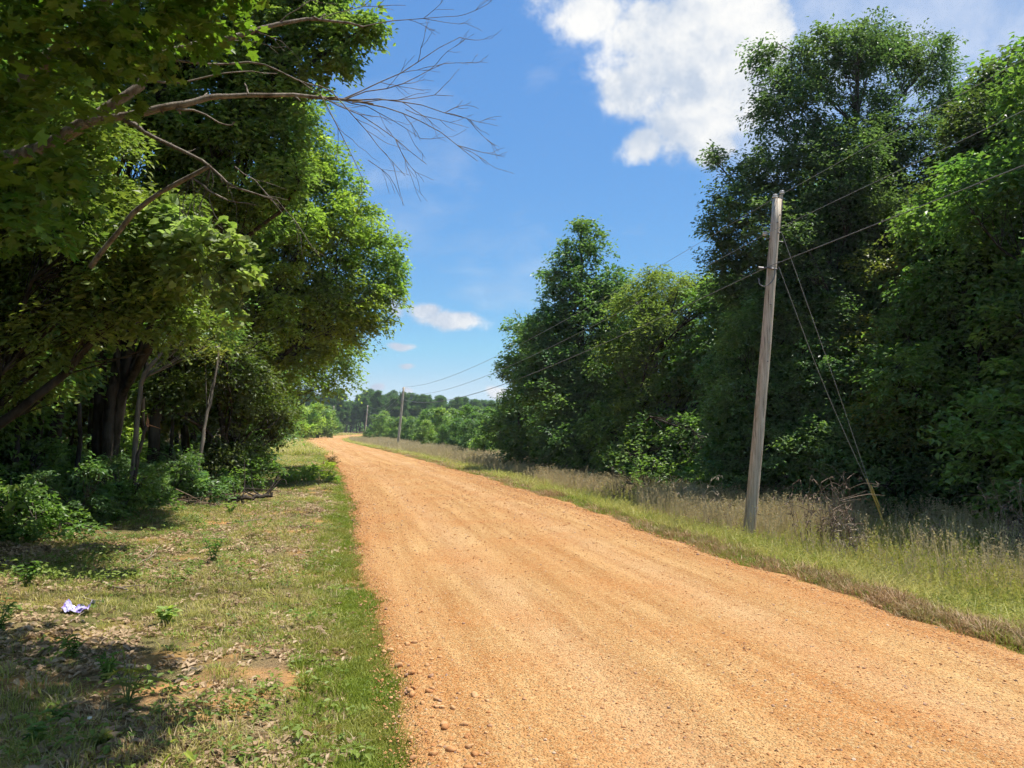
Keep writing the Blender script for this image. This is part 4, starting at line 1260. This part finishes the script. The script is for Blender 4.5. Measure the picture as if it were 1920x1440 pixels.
make_tree('thicket_tree', 'dark vine-hung low tree where the left wood meets the sunny verge', gp(470, 25.0),
          [B(490, 760, 48, 25), B(512, 815, 30, 26), B(480, 845, 38, 25), B(505, 700, 48, 26), B(445, 800, 50, 24), B(520, 770, 30, 27), B(440, 730, 55, 24)],
          r0=.11, leaf=.14, dens=80, per=32, spread=.6, cols=G_DARK, seed=66, n_limbs=10, bark=M_BARK_DARK)
shrub('verge_bush', 'grassy-leaved green bush on the sunny verge by the road bend', [B(570, 895, 28, 23), B(600, 885, 22, 24), B(545, 905, 24, 22), B(615, 900, 16, 23)], gp(575, 23), G_BRIGHT, 107, tpl='lance', aspect=.22, leaf=.17)
shrub('verge_bush', 'reddish dry weed bush at the road edge before the bend', [B(617, 868, 11, 32), B(622, 860, 8, 32)], gp(617, 32), [(0.20, .14, .06), (.16, .13, .05), (.24, .15, .08)], 108, dens=420, per=14, leaf=.08)

# ------------------------------------------------------------------ far trees
far_l = []
for i, (px, d, ty, w, cols, lab) in enumerate([
        (545, 88, 765, 22, G_BRIGHT, 'bright green bush tree where the far left verge begins'),
        (572, 100, 757, 24, G_BRIGHT, 'bright green rounded tree at the outside of the road bend'),
        (598, 112, 758, 22, G_LIGHT, 'green tree right of the rounded tree at the bend'),
        (522, 80, 740, 26, G_LIGHT, 'taller green tree emerging from the left wood near the bend'),
        (625, 150, 768, 18, G_MID, 'small green tree nearest the far poles at the bend')]):
    b0 = gp(px, d); r_ = w / FPX * d; top = P(px, ty - 9, d)[2]
    h = top - b0[2]; rng = np.random.default_rng(300 + i)
    bl = [(b0[0] + rng.uniform(-.7, .7) * r_, d + rng.uniform(-.7, .7) * r_, b0[2] + h * t, r_ * q) for t, q in ((.22, .75), (.32, .8), (.45, .75), (.5, .6), (.62, .65), (.7, .5), (.82, .42), (.25, .7))]
    make_tree('bend_tree', lab, b0, bl, r0=.12, leaf=.32, dens=26, per=30, spread=1.0, cols=cols, seed=310 + i, n_limbs=8, twig_every=6)

# young trees right of the far road
LAB_Y = 'young green tree in the thicket behind the far poles'
GRP_Y = 'young trees along the far right verge'
ysrc = []
for i, cols in enumerate((G_MID, G_LIGHT, G_DARK)):
    rng = np.random.default_rng(330 + i)
    b0 = np.array((-4.0 - 3 * i, 70.0 + 8 * i, gz(-4.0 - 3 * i, 70.0 + 8 * i)))
    bl = [(b0[0] + rng.uniform(-.8, .8), b0[1] + rng.uniform(-.8, .8), b0[2] + z, r_) for z, r_ in ((.7, .9), (.8, .9), (1.4, .9), (1.9, .8), (2.6, .75), (3.3, .6), (3.9, .4))]
    ysrc.append(make_tree('young_tree', LAB_Y, b0, bl, r0=.06, leaf=.24, dens=34, per=28, spread=.8, cols=cols, seed=340 + i, n_limbs=6, group=GRP_Y, twig_every=6))
ry_ = np.random.default_rng(9)
LAB_Y = 'young green tree in the thicket behind the far poles'
for px, d, sc in [(905, 50, 1.0), (880, 56, 1.0), (855, 62, 1.0), (830, 68, .95), (868, 72, 1.25), (808, 75, .95), (790, 84, 1.0), (840, 84, 1.3), (770, 92, 1.05), (815, 95, 1.3), (750, 100, 1.1), (785, 108, 1.35), (732, 112, 1.15), (760, 120, 1.4),
                  (715, 122, 1.2), (735, 132, 1.4), (702, 138, 1.3), (722, 148, 1.5), (900, 66, 1.2), (890, 84, 1.4), (925, 52, 1.1), (915, 76, 1.4), (860, 100, 1.5), (800, 125, 1.55), (845, 118, 1.6), (890, 110, 1.6), (770, 140, 1.6)]:
    copy_tree(ysrc[int(ry_.integers(3))], gp(px, d), ry_.uniform(0, 6.28), sc * (.62 if d < 95 else .72) * ry_.uniform(.85, 1.2), LAB_Y, GRP_Y)

# distant pines
GRP_P = 'distant pines along the skyline'
LAB_P = 'tall distant pine with a rounded dark crown on the skyline'
psrc = []
for i in range(3):
    rng = np.random.default_rng(360 + i)
    H = 15.0
    b0 = np.array((-60.0 + i * 9, 262.0 + i * 5, gz(-60.0 + i * 9, 262.0 + i * 5)))
    bl = []
    for k in range(13):
        t = k / 12; z = H * (.36 + .58 * t); rad = 2.1 * math.sin(math.pi * (.22 + .70 * t)) * rng.uniform(.3, 1)
        a = k * 2.4 + rng.uniform(-.5, .5)
        bl.append((b0[0] + rad * math.cos(a), b0[1] + rad * math.sin(a), b0[2] + z, rng.uniform(.75, 1.25)))
    bl.append((b0[0], b0[1], b0[2] + H * .95, .8))
    psrc.append(make_tree('pine_tree', LAB_P, b0, bl, r0=.2, leaf=.42, dens=34, per=26, spread=.9, cols=[(0.108, 0.211, 0.078), (0.148, 0.250, 0.092), (0.092, 0.174, 0.070)], seed=370 + i, n_limbs=10, group=GRP_P, mat=M_NEEDLE, aspect=.22, droop=.1, twig_every=8))
rp = np.random.default_rng(12)
for i in range(96):
    px = 560 + (i % 32) * 12.5 + rp.uniform(-4, 4); d = 215 + 30 * (i // 32) + rp.uniform(-14, 14)
    tall = 734 if px < 700 else 737 + (px - 700) * .085
    if 640 < px < 672: tall = 750
    b0 = gp(px, d)
    sc = (P(px, tall + rp.uniform(-8, 12) , d)[2] - b0[2]) / 15.0
    copy_tree(psrc[int(rp.integers(3))], b0, rp.uniform(0, 6.28), (sc * rp.uniform(.9, 1.3), sc * rp.uniform(.9, 1.3), sc), LAB_P, GRP_P)
# the wood that closes the view, one mass
rf = np.random.default_rng(13)
bl = []
for i in range(240):
    a = rf.uniform(-.55, .75); d = rf.uniform(300, 420)
    bl.append((d * math.sin(a), d * math.cos(a), rf.uniform(0.5, 7), rf.uniform(3, 5)))
C, O = sample_blobs(rf, bl, 3.0, .3)
V, F, c = spray_leaves(rf, C, O, 12, 3.2, 1.5, [(0.108, 0.211, 0.070), (0.162, 0.277, 0.073), (0.092, 0.174, 0.065)], .2)
far_wood = mesh_np('far_forest', V, F, M_NEEDLE, None, c)
tag(far_wood, 'far forest closing the view behind the pines', 'forest', kind='stuff')

# ------------------------------------------------------------------ utility poles and wires
g = NT('weathered_pole_wood')
po = g.pos()
mp = g.n('ShaderNodeMapping', {'Vector': po, 'Scale': (1.0, 1.0, .035)}).outputs[0]
na_ = g.noise(mp, 42.0, 6.0, .65); nb2 = g.noise(po, 1.4, 3.0)
zz = g.n('ShaderNodeSeparateXYZ', {'Vector': po}).outputs[2]
c = g.mix(g.ramp(na_.outputs['Fac'], .38, .66), (0.37, 0.295, 0.215), (0.67, 0.58, 0.455))
ncr = g.noise(g.n('ShaderNodeMapping', {'Vector': po, 'Scale': (1.0, 1.0, .012)}).outputs[0], 26.0, 3.0, .7)
c = g.mix(g.math('MULTIPLY', g.ramp(ncr.outputs['Fac'], .58, .64), .75), c, (0.085, 0.065, 0.05))
c = g.mix(g.math('MULTIPLY', g.ramp(g.math('ADD', zz, g.math('MULTIPLY', nb2.outputs['Fac'], 1.2)), 1.7, .2), .55), c, (0.21, 0.13, 0.06))
M_POLE = g.finish(g.bsdf(c, .9, .15, g.bump(na_.outputs['Fac'], .6, .01)))
M_PORC = plain_material('porcelain_grey', (0.55, 0.53, 0.50), .35, .5)
M_IRON = plain_material('galvanised_iron', (0.22, 0.21, 0.20), .55, .4, .6)
M_WIRE = plain_material('wire_grey', (0.34, 0.34, 0.33), .5, .4, .5)
M_WIRE_DARK = plain_material('wire_black', (0.19, 0.19, 0.185), .6, .3)
M_YEL = plain_material('yellow_guard', (0.55, 0.36, 0.08), .55, .3)


def pole(label, b, t, r0, r1, detail):
    b, t = np.array(b), np.array(t)
    root = empty('utility_pole', b, label, 'utility pole', 'utility poles along the road')
    ax = nrm(t - b)
    mb = MB()
    p = path([b - ax * .3, b * .5 + t * .5 + np.array((.02, 0, 0)), t], 14)
    rr = np.linspace(r0, r1, 14)
    V, F = tubes(p[None], rr[None], 16)
    mb.add(V, [F, (np.arange(16) + 16 * 13)[None]])
    mb.build('shaft', M_POLE, root, True, b)
    if not detail:
        return root, t
    side = np.array((1.0, .25, 0)); side -= ax * (side @ ax); side = nrm(side)
    fr = nrm(np.cross(ax, side))

    def insul(c, r, h, nm='insulator'):
        prof = [(0, .35), (.2, .5), (.28, 1.0), (.5, 1.0), (.58, .6), (.68, .6), (.76, .92), (.95, .75), (1.0, .3)]
        pts = np.array([c + ax * h * a for a, _ in prof]); rd = np.array([r * q for _, q in prof])
        m = MB(); V, F = tubes(pts[None], rd[None], 12); m.add(V, [F, (np.arange(12) + 12 * 8)[None]])
        m.build(nm, M_PORC, root, True, b)
    insul(t - side * .045, .050, .085)
    # ridge pin plank beside the shaft
    mb = MB(); mb.box(t + side * .075 - ax * .22, (.05, .05, .62), np.stack([side, fr, ax], 1)); mb.build('ridge_plank', M_POLE, root, False, b)
    insul(t + side * .085 + ax * .10, .045, .075)
    mb = MB()
    q = t - ax * .72
    mb.tube([q, q - side * .17, q - side * .17 + ax * .06], .012, .010, 6, 6)
    mb.build('insulator_pin', M_IRON, root, True, b)
    insul(q - side * .18 + ax * .03, .046, .085)
    mb = MB()
    q2 = t - ax * .74
    mb.tube([q2 + side * .05, q2 + side * .19], .010, .010, 6, 4)
    mb.build('eye_bolt', M_IRON, root, True, b)
    mb = MB()
    mb.tube([t - ax * .58 + side * .06, t - ax * .58 + side * .12], .014, .012, 6, 4)
    mb.build('eye_bolt', M_IRON, root, True, b)
    mb = MB()
    cl = t - ax * 1.24
    th = np.linspace(0, 2 * math.pi, 17)
    ring = np.array([cl + (r1 * 1.22) * (side * math.cos(a) + fr * math.sin(a)) + ax * .025 * math.sin(a) for a in th])
    V, F = tubes(ring[None], np.full((1, 17), .014), 6); mb.add(V, F)
    mb.tube([cl - side * .10 + fr * .10, cl - side * .20 + fr * .10], .03, .022, 8, 4)
    mb.build('wire_clamp', M_IRON, root, True, b)
    mb = MB()
    mb.tube([cl - side * .02 - fr * .14 - ax * .02, cl - side * .03 - fr * .15 - ax * .22, cl - side * .16 - fr * .13 - ax * .36, cl - side * .25 - fr * .08 - ax * .33, cl - side * .26 - fr * .05 - ax * .22], .011, .009, 6, 14)
    mb.build('drop_loop', M_WIRE_DARK, root, True, b)
    for zf, sd_ in ((.30, 1), (.44, -1), (.62, 1), (1.9, -1), (2.9, 1)):
        c0 = t - ax * zf - fr * (r1 + .014) + side * .02 * sd_
        mb = MB()
        mb.tube([c0, c0 - fr * .03], .011, .011, 6, 3, cap=True)
        mb.build('bolt', M_IRON, root, True, b)
    return root, t


D1 = 13.4
p1b = np.array((*P(1400, 1000, D1)[:2], 0)); p1b[2] = gz(p1b[0], p1b[1])
p1t = P(1457, 374, D1 - .1)
pole1, _ = pole('near weathered wooden utility pole leaning right beside the tall grass', p1b, p1t, .110, .078, True)
poles = [(p1b, p1t)]
for lab, px0, py0, px1, py1, d in [
        ('second utility pole along the road, standing in the meadow before the bend', 745, 838, 757, 726, 78),
        ('third utility pole, where the road turns out of sight', 684, 815, 689.5, 760, 158),
        ('far thin utility pole left of the gap in the pines', 624, 806, 626, 761, 190),
        ('farthest thin utility pole in front of the pines', 635, 806, 638, 775, 262)]:
    b_ = P(px0, py0, d); t_ = P(px1, py1, d); b_[2] = min(gz(b_[0], b_[1]), b_[2])
    pole(lab, b_, t_, .14, .10, False)
    poles.append((b_, t_))
prev_b = p1b + (p1b - poles[1][0]) * .92; prev_b[2] = gz(prev_b[0], prev_b[1])
prev_t = prev_b + (p1t - p1b) + np.array((-.5, 0, 2.6))


def wire_point(b, t, off, drop):
    ax = nrm(t - b); side = np.array((1.0, .25, 0)); side -= ax * (side @ ax); side = nrm(side)
    return t - ax * drop + side * off


def wire(label, off, drop, r, sag, mat, last):
    P3 = [wire_point(prev_b, prev_t, off, drop)] + [wire_point(b_, t_, off, drop) for b_, t_ in poles[:last]]
    allp = []
    for a, b_ in zip(P3[:-1], P3[1:]):
        L = np.linalg.norm(b_ - a); t = np.linspace(0, 1, 30)[:, None]
        q = a * (1 - t) + b_ * t; q[:, 2] -= (4 * t[:, 0] * (1 - t[:, 0])) * sag * (L / 64) ** 2 * (.4 if len(allp) == 0 else 1.0)
        allp.append(q if not allp else q[1:])
    q = np.vstack(allp)
    rr = r * np.clip(q[:, 1] / 30, .55, 1.6)
    V, F = tubes(q[None], rr[None], 6)
    o = mesh_np('overhead_wire', V - P3[1], F, mat, None, None, True)
    o.location = tuple(P3[1])
    return tag(o, label, 'wire', 'overhead wires along the road')


wire('topmost overhead wire, tied to the pole tops', -.03, -.03, .0065, .8, M_WIRE, 3)
wire('middle overhead wire on the side insulator of the near pole', -.18, .66, .0065, .95, M_WIRE, 3)
wire('lowest and thickest overhead wire, clamped to the near pole', -.10, 1.24, .011, 1.05, M_WIRE_DARK, 3)

anchor = P(1682, 1030, 13.8); anchor[2] = gz(anchor[0], anchor[1])
gt = P(1625, 898, 13.8)
gdir = nrm(gt - anchor)
guy = empty('guy_wire', anchor, 'pair of guy wires with a yellow guard running from the near pole to the ground', 'guy wire')
for (px, py, nm) in ((1457, 434, 0), (1452, 500, 1)):
    a = P(px + 8, py, 13.35)
    m1 = a * .45 + gt * .55 + np.array((.06 if nm == 0 else -.03, 0, -.10))
    mb = MB(); mb.tube([a, m1, gt - gdir * .35], .0042, .0042, 6, 22)
    mb.build('strand', M_WIRE, guy, True, anchor)
mb = MB()
mb.tube([anchor - gdir * .1, gt], .019, .018, 8, 8, cap=True)
mb.tube([anchor + gdir * .95 + (.03, -.02, 0), gt - gdir * .09 + (.03, -.02, -.02)], .014, .014, 6, 6, cap=True)
mb.build('guard', M_YEL, guy, True, anchor)

# ------------------------------------------------------------------ dead weeds on the right
M_STALK = plain_material('dead_stalk', (0.20, 0.145, 0.105), .9, .1, 0, .35)
M_STALK_PALE = plain_material('dead_stalk_pale', (0.30, 0.245, 0.175), .9, .1, 0, .3)


def dead_weeds(label, base, n, h, sp, seed, mat, curl=.25):
    rng = np.random.default_rng(seed)
    base = np.array(base)
    mb = MB()
    for i in range(n):
        a = rng.uniform(0, 6.28); r_ = sp * math.sqrt(rng.random())
        p0 = np.array((r_ * math.cos(a), r_ * math.sin(a), -.04)); hh = h * rng.uniform(.55, 1.1)
        ln4 = rng.normal(0, .15, 2)
        p3 = p0 + np.array((ln4[0] * hh, ln4[1] * hh, hh))
        pm = (p0 + p3) / 2 + rng.normal(0, .03, 3)
        pp = mb.tube([p0, pm, p3], .007, .003, 4, 9, .008, rng)
        for q in range(int(rng.integers(2, 6))):
            k = int(rng.integers(4, 9)); d = np.array((rng.normal(0, .6), rng.normal(0, .6), rng.uniform(.2, .9)))
            L = hh * rng.uniform(.12, .3); e1 = pp[k] + d * L * .6; e2 = e1 + np.array((d[0] * .5, d[1] * .5, -curl * rng.uniform(-1, 1.3))) * L
            mb.tube([pp[k], e1, e2], .005, .0022, 3, 5)
            if rng.random() < .55:
                V, F, _ = leaves(e2[None] + rng.normal(0, .01, (3, 3)), rng.normal(size=(3, 3)) + (0, 0, -.8), rng.normal(size=(3, 3)), rng.uniform(.05, .12, 3), rng.uniform(.012, .03, 3), np.ones((3, 3)), 'lance')
                mb.add(V, F)
    o = mb.build('dead_weed', mat, None)
    o.location = tuple(base)
    return tag(o, label, 'dead weed', 'dead weed stalks in the tall grass')


dead_weeds('largest clump of brown dead weed stalks between the near pole and the guy guard', gp(1545, 13.2), 34, 1.35, .55, 401, M_STALK)
dead_weeds('pale dead stalks leaning just left of the guy guard', gp(1600, 12.3), 20, .75, .35, 402, M_STALK_PALE)
dead_weeds('tall curled dead stalks at the right edge above the bright shrub', gp(1900, 12.0), 22, 1.35, .3, 403, M_STALK)
dead_weeds('thin dead stalks just right of the guy guard', gp(1720, 12.6), 8, .8, .3, 404, M_STALK)
dead_weeds('small dead stalks directly left of the near pole', gp(1375, 14.5), 14, .8, .5, 405, M_STALK)
dead_weeds('branching dead weed standing alone left of the near pole', gp(1272, 16.5), 5, 1.25, .12, 406, M_STALK_PALE)
dead_weeds('branching dead weed second to the left of the near pole', gp(1328, 16.0), 4, 1.1, .12, 407, M_STALK_PALE)
dead_weeds('dead stalks in the dry grass below the sunlit sapling', gp(1165, 20.0), 14, 1.2, .5, 408, M_STALK)

# ------------------------------------------------------------------ weeds, sticks and litter on the left verge
def weed(name, label, px, py, h, n, leaf, cols, seed, tpl='lance', aspect=.32, cat='weed', stems=6):
    d = CAM_H * FPX / (py - 800.0)
    x = (px - 960) / FPX * d
    h *= .68; leaf *= .85
    b0 = np.array((x, d, gz(x, d)))
    rng = np.random.default_rng(seed)
    root = empty(name, b0, label, cat, 'weeds on the left verge')
    mb = MB(); pts = []
    for s in range(stems):
        a = rng.uniform(0, 6.28); e_ = np.array((math.cos(a) * h * .42, math.sin(a) * h * .42, h * rng.uniform(.6, 1.0)))
        pp = mb.tube([(0, 0, -.02), e_ * (.45, .45, .55), e_], .0045, .002, 4, 8); pts.append(pp)
    mb.build('stem', plain_material('weed_stem', (0.10, 0.14, 0.03)), root, True)
    pts = np.array(pts)
    n = int(n * 1.6); leaf = leaf * .72
    si = rng.integers(0, stems, n); ki = rng.integers(1, 8, n)
    pos_ = pts[si, ki]
    al = np.c_[rng.normal(size=(n, 2)), rng.normal(.12, .25, n)]
    nm = np.c_[rng.normal(0, .3, (n, 2)), np.ones(n)]
    ln5 = leaf * rng.uniform(.6, 1.2, n)
    V, F, c = leaves(pos_, al, nm, ln5, ln5 * aspect, palette(rng, n, cols), tpl)
    mesh_np('foliage', V, F, M_LEAF_SOFT, root, c)
    return root


weed('leafy_weed', 'upright green weed on the verge right of the deadfall', 405, 1060, .42, 60, .12, G_MID, 501)
weed('leafy_weed', 'broad low bright weed right of the purple wrapper', 325, 1165, .24, 55, .11, G_LIGHT, 502, 'heart', .75)
weed('leafy_weed', 'drooping green weed in the dappled shade near the bottom', 215, 1270, .30, 46, .12, G_MID, 503, 'lance', .3)
weed('leafy_weed', 'dark leafy weed at the shade edge below the wrapper', 150, 1235, .26, 60, .10, G_MID, 504)
weed('leafy_weed', 'star-leaved green weed in the lower left corner', 90, 1400, .16, 30, .11, G_MID, 505, 'lance', .28)
weed('leafy_weed', 'green weed seedling left of the white flower', 130, 1360, .14, 26, .09, G_MID, 506, 'lance', .35)
weed('leafy_weed', 'low weed at the bottom edge right of the white flower', 215, 1400, .12, 34, .07, G_OLIVE, 507, 'heart', .7)
weed('grass_weed', 'tall thin grass-like weed stalks on the sunny verge', 255, 1335, .42, 20, .22, G_OLIVE, 508, 'lance', .05, 'weed', 7)
weed('leafy_weed', 'small pale weed beside the black deadfall', 435, 965, .35, 24, .14, G_LIGHT, 509, 'heart', .7)
weed('leafy_weed', 'round-leaved weed clump along the left edge above the shade', 60, 1110, .35, 60, .10, G_MID, 510, 'heart', .7)
weed('leafy_weed', 'leafy weed at the left edge below the shrub', 15, 1190, .38, 56, .10, G_MID, 511, 'lance', .4)
# yellow-green sprout at the bottom edge
d_ = CAM_H * FPX / (1428 - 800.0); x_ = (345 - 960) / FPX * d_
b0 = np.array((x_, d_, gz(x_, d_)))
sp_root = empty('vine_sprout', b0, 'pale yellow-green vine sprout at the bottom edge', 'sprout')
mb = MB()
pp = mb.tube([(0, 0, 0), (-.02, 0, .07), (-.03, .02, .12), (-.05, .05, .15)], .003, .0018, 5, 8)
mb.tube([(-.02, 0, .07), (.02, -.01, .085), (.06, -.02, .09)], .0022, .0014, 4, 6)
mb.build('stem', plain_material('sprout_stem', (0.30, 0.22, 0.10)), sp_root, True)
V, F, c = leaves(np.array([(-.02, -.005, .075), (.06, -.02, .09), (-.05, .05, .15), (-.035, .02, .125)]), np.array([(-.3, -.6, -.55), (.8, -.4, -.4), (-.3, .3, .6), (.6, .2, .2)]), np.array([(-.7, -.3, .6), (.2, -.5, .8), (0, -.6, .5), (0, -.5, .8)]),
                 np.array([.10, .07, .04, .035]), np.array([.035, .03, .014, .012]), np.array([(0.36, 0.42, 0.07)] * 4), 'heart')
mesh_np('foliage', V, F, M_LEAF_SOFT, sp_root, c)
# small white flower
d_ = CAM_H * FPX / (1388 - 800.0); x_ = (183 - 960) / FPX * d_
b0 = np.array((x_, d_, gz(x_, d_)))
fl = empty('wild_flower', b0, 'tiny white flower head on a thin stem in the shade', 'flower')
mb = MB(); mb.tube([(0, 0, -.01), (.004, 0, .05), (.008, 0, .10)], .0018, .0014, 5, 6); mb.build('stem', plain_material('flower_stem', (0.16, 0.14, 0.05)), fl, True)
mb = MB()
for k in range(12):
    a = k * 2.4; r_ = .003 * math.sqrt(k)
    V, F = tubes(np.array([[(.008 + r_ * math.cos(a), r_ * math.sin(a), .098), (.008 + r_ * math.cos(a) * 1.15, r_ * math.sin(a) * 1.15, .108 - r_ * .35)]]), np.array([[.0035, .0028]]), 6)
    mb.add(V, [F, (np.arange(6) + 6)[None]])
mb.build('petals', plain_material('white_petals', (0.75, 0.74, 0.62), .6), fl)

# crumpled wrapper
d_ = CAM_H * FPX / (1155 - 800.0); x_ = (160 - 960) / FPX * d_
b0 = np.array((x_, d_, gz(x_, d_) + .015))
u, v = np.meshgrid(np.linspace(-1, 1, 17), np.linspace(-1, 1, 9), indexing='ij')
rwp = np.random.default_rng(8)
zz_ = .02 + .085 * np.clip(np.abs(u) - .55, 0, 1) * 2.0 * (1 - .5 * np.abs(v)) + .012 * np.sin(7 * u + 3 * v) + rwp.normal(0, .006, u.shape)
WV = np.stack([u * .125 - .02 * np.sign(u) * np.clip(np.abs(u) - .6, 0, 1), v * .075 + .01 * np.sin(5 * u) + rwp.normal(0, .004, u.shape), zz_], -1).reshape(-1, 3)
i0 = (np.arange(16)[:, None] * 9 + np.arange(8)[None]).ravel()
gw = NT('plastic_wrapper')
tcw = gw.n('ShaderNodeTexCoord').outputs['Object']
nw = gw.noise(tcw, 14.0, 3.0)
nw2 = gw.noise(tcw, 22.0, 2.0)
cw = gw.mix(gw.ramp(nw.outputs['Fac'], .50, .56), (0.46, 0.43, 0.62), (0.26, 0.18, 0.46))
cw = gw.mix(gw.ramp(nw2.outputs['Fac'], .60, .64), cw, (0.05, 0.04, 0.16))
gw.finish(gw.bsdf(cw, .25, .5))
wr = mesh_np('snack_wrapper', WV, np.stack([i0, i0 + 1, i0 + 10, i0 + 9], 1), gw.m, None, None, False)
sm = wr.modifiers.new('thick', 'SOLIDIFY'); sm.thickness = .0015
wr.location = tuple(b0); wr.rotation_euler = (R(8), 0, R(6))
tag(wr, 'crumpled purple and white plastic wrapper on the leaf litter', 'wrapper')

# fallen sticks
M_STICK = plain_material('grey_stick', (0.27, 0.215, 0.16), .9, .15, 0, .3)


def ground_ray(px, py):
    d = CAM_H * FPX / (py - 800.0); x = (px - 960) / FPX * d
    return np.array((x, d, gz(x, d)))


for i, (a, b_, r_, lab) in enumerate([
        ((195, 1090), (248, 1120), .014, 'grey fallen stick lying above the purple wrapper'),
        ((150, 1128), (205, 1140), .010, 'short dark stick lying just behind the purple wrapper'),
        ((185, 1098), (300, 1045), .011, 'long pale stick pointing into the wood above the wrapper'),
        ((240, 1075), (262, 1050), .008, 'small pale stick beside the long pale stick'),
        ((290, 1055), (305, 1030), .010, 'short upright-leaning pale stick near the deadfall'),
        ((430, 985), (500, 975), .012, 'stick on the grass in front of the black deadfall'),
        ((310, 1075), (345, 1062), .008, 'thin stick on the sunny grass above the bright weed'),
        ((145, 1175), (172, 1158), .005, 'thin dark twig in front of the purple wrapper'),
        ((45, 1412), (75, 1390), .005, 'thin pale twig in the lower left corner')]):
    p0, p1 = ground_ray(*a), ground_ray(*b_)
    p0[2] += r_; p1[2] += r_ + .03
    mb = MB(); rr_ = np.random.default_rng(600 + i)
    L = np.linalg.norm(p1 - p0)
    pp = mb.tube([p0, p0 * .6 + p1 * .4 + rr_.normal(0, .03 * L, 3) * (1, 1, .3), p1], r_, r_ * .5, 6, 10, .004, rr_, cap=True)
    for q in range(2):
        k = int(rr_.integers(3, 8)); mb.tube([pp[k], pp[k] + nrm(p1 - p0) * L * .18 + rr_.normal(0, .08 * L, 3) * (1, 1, .5) + (0, 0, .02)], r_ * .5, r_ * .2, 4, 4)
    o = mb.build('fallen_stick', M_STICK, None, True, p0); o.location = tuple(p0)
    tag(o, lab, 'stick', 'fallen sticks on the left verge')
p0 = ground_ray(455, 950); p1 = ground_ray(512, 945)
mb = MB(); rr_ = np.random.default_rng(640)
mb.tube([p0 + (-.6, .5, .10), p0 + (0, 0, .14), p1 * .6 + p0 * .4 + (0, 0, .13), p1 + (0, 0, .2)], .06, .03, 9, 14, .02, rr_, cap=True)
for q in range(7):
    s_ = p0 + (p1 - p0) * rr_.uniform(-.3, 1.0) + (0, 0, .12); mb.tube([s_, s_ + rr_.normal(0, .2, 3) + (.05, 0, .2), s_ + rr_.normal(0, .35, 3) + (.2, 0, .32)], .022, .006, 5, 6, .01, rr_)
o = mb.build('deadfall', M_BARK_DARK, None, True, p0); o.location = tuple(p0)
tag(o, 'blackened fallen branch lying at the wood edge on the verge', 'fallen branch')
# brush pile of dead twigs at the wood edge
for nm_, (px, py), n_, sp_, lab in (('brush_pile', (300, 955), 110, .9, 'tangle of dead twigs lying at the foot of the curved sapling'), ('brush_pile', (390, 945), 80, .8, 'tangle of reddish dead twigs left of the black deadfall')):
    p0 = ground_ray(px, py); mb = MB(); rr_ = np.random.default_rng(px)
    for q in range(n_):
        s_ = np.array((rr_.normal(0, sp_), rr_.normal(0, sp_ * .7), rr_.uniform(0, .18))); d = rr_.normal(size=3) * (1, 1, .25); d = nrm(d) * rr_.uniform(.3, 1.0)
        mb.tube([s_ - d / 2, s_ + rr_.normal(0, .05, 3) + (0, 0, .04), s_ + d / 2], rr_.uniform(.004, .010), .002, 4, 6)
    o = mb.build(nm_, M_STALK, None, False); o.location = tuple(p0)
    tag(o, lab, 'brush pile')
# forest floor greenery
rg = np.random.default_rng(91)
x, y, e = strip(9000, 9, 60, 4.5, 16.0, -1, rg)
k = rg.random(len(x)) < np.clip((vnoise(x, y, .5, 71) - .25) * 2, .05, 1)
put('undergrowth', x[k], y[k], SRC_COVER, 5, 1.2, 3.2, rg, 'low leafy undergrowth on the floor of the left-hand wood', 'undergrowth')
x, y, e = strip(6000, 10, 60, 6.5, 14.0, 1, rg)
put('woodland_floor_plants', x, y, SRC_COVER, 5, 1.2, 3.2, rg, 'low dark plants under the right-hand wood', 'undergrowth')

# ------------------------------------------------------------------ summer haze
hb = MB()
hb.box((0, 2050, 7.75), (7400, 4500, 22.5))
haze = hb.build('haze', None)
gh = NT('summer_haze')
pv = gh.n('ShaderNodeVolumePrincipled', {'Color': (0.86, 0.92, 1.0), 'Density': 0.0003})
gh.t.links.new(pv.outputs[0], gh.out.inputs['Volume'])
haze.data.materials.append(gh.m)
tag(haze, 'thin pale summer haze over the road and woods', 'haze', kind='stuff')
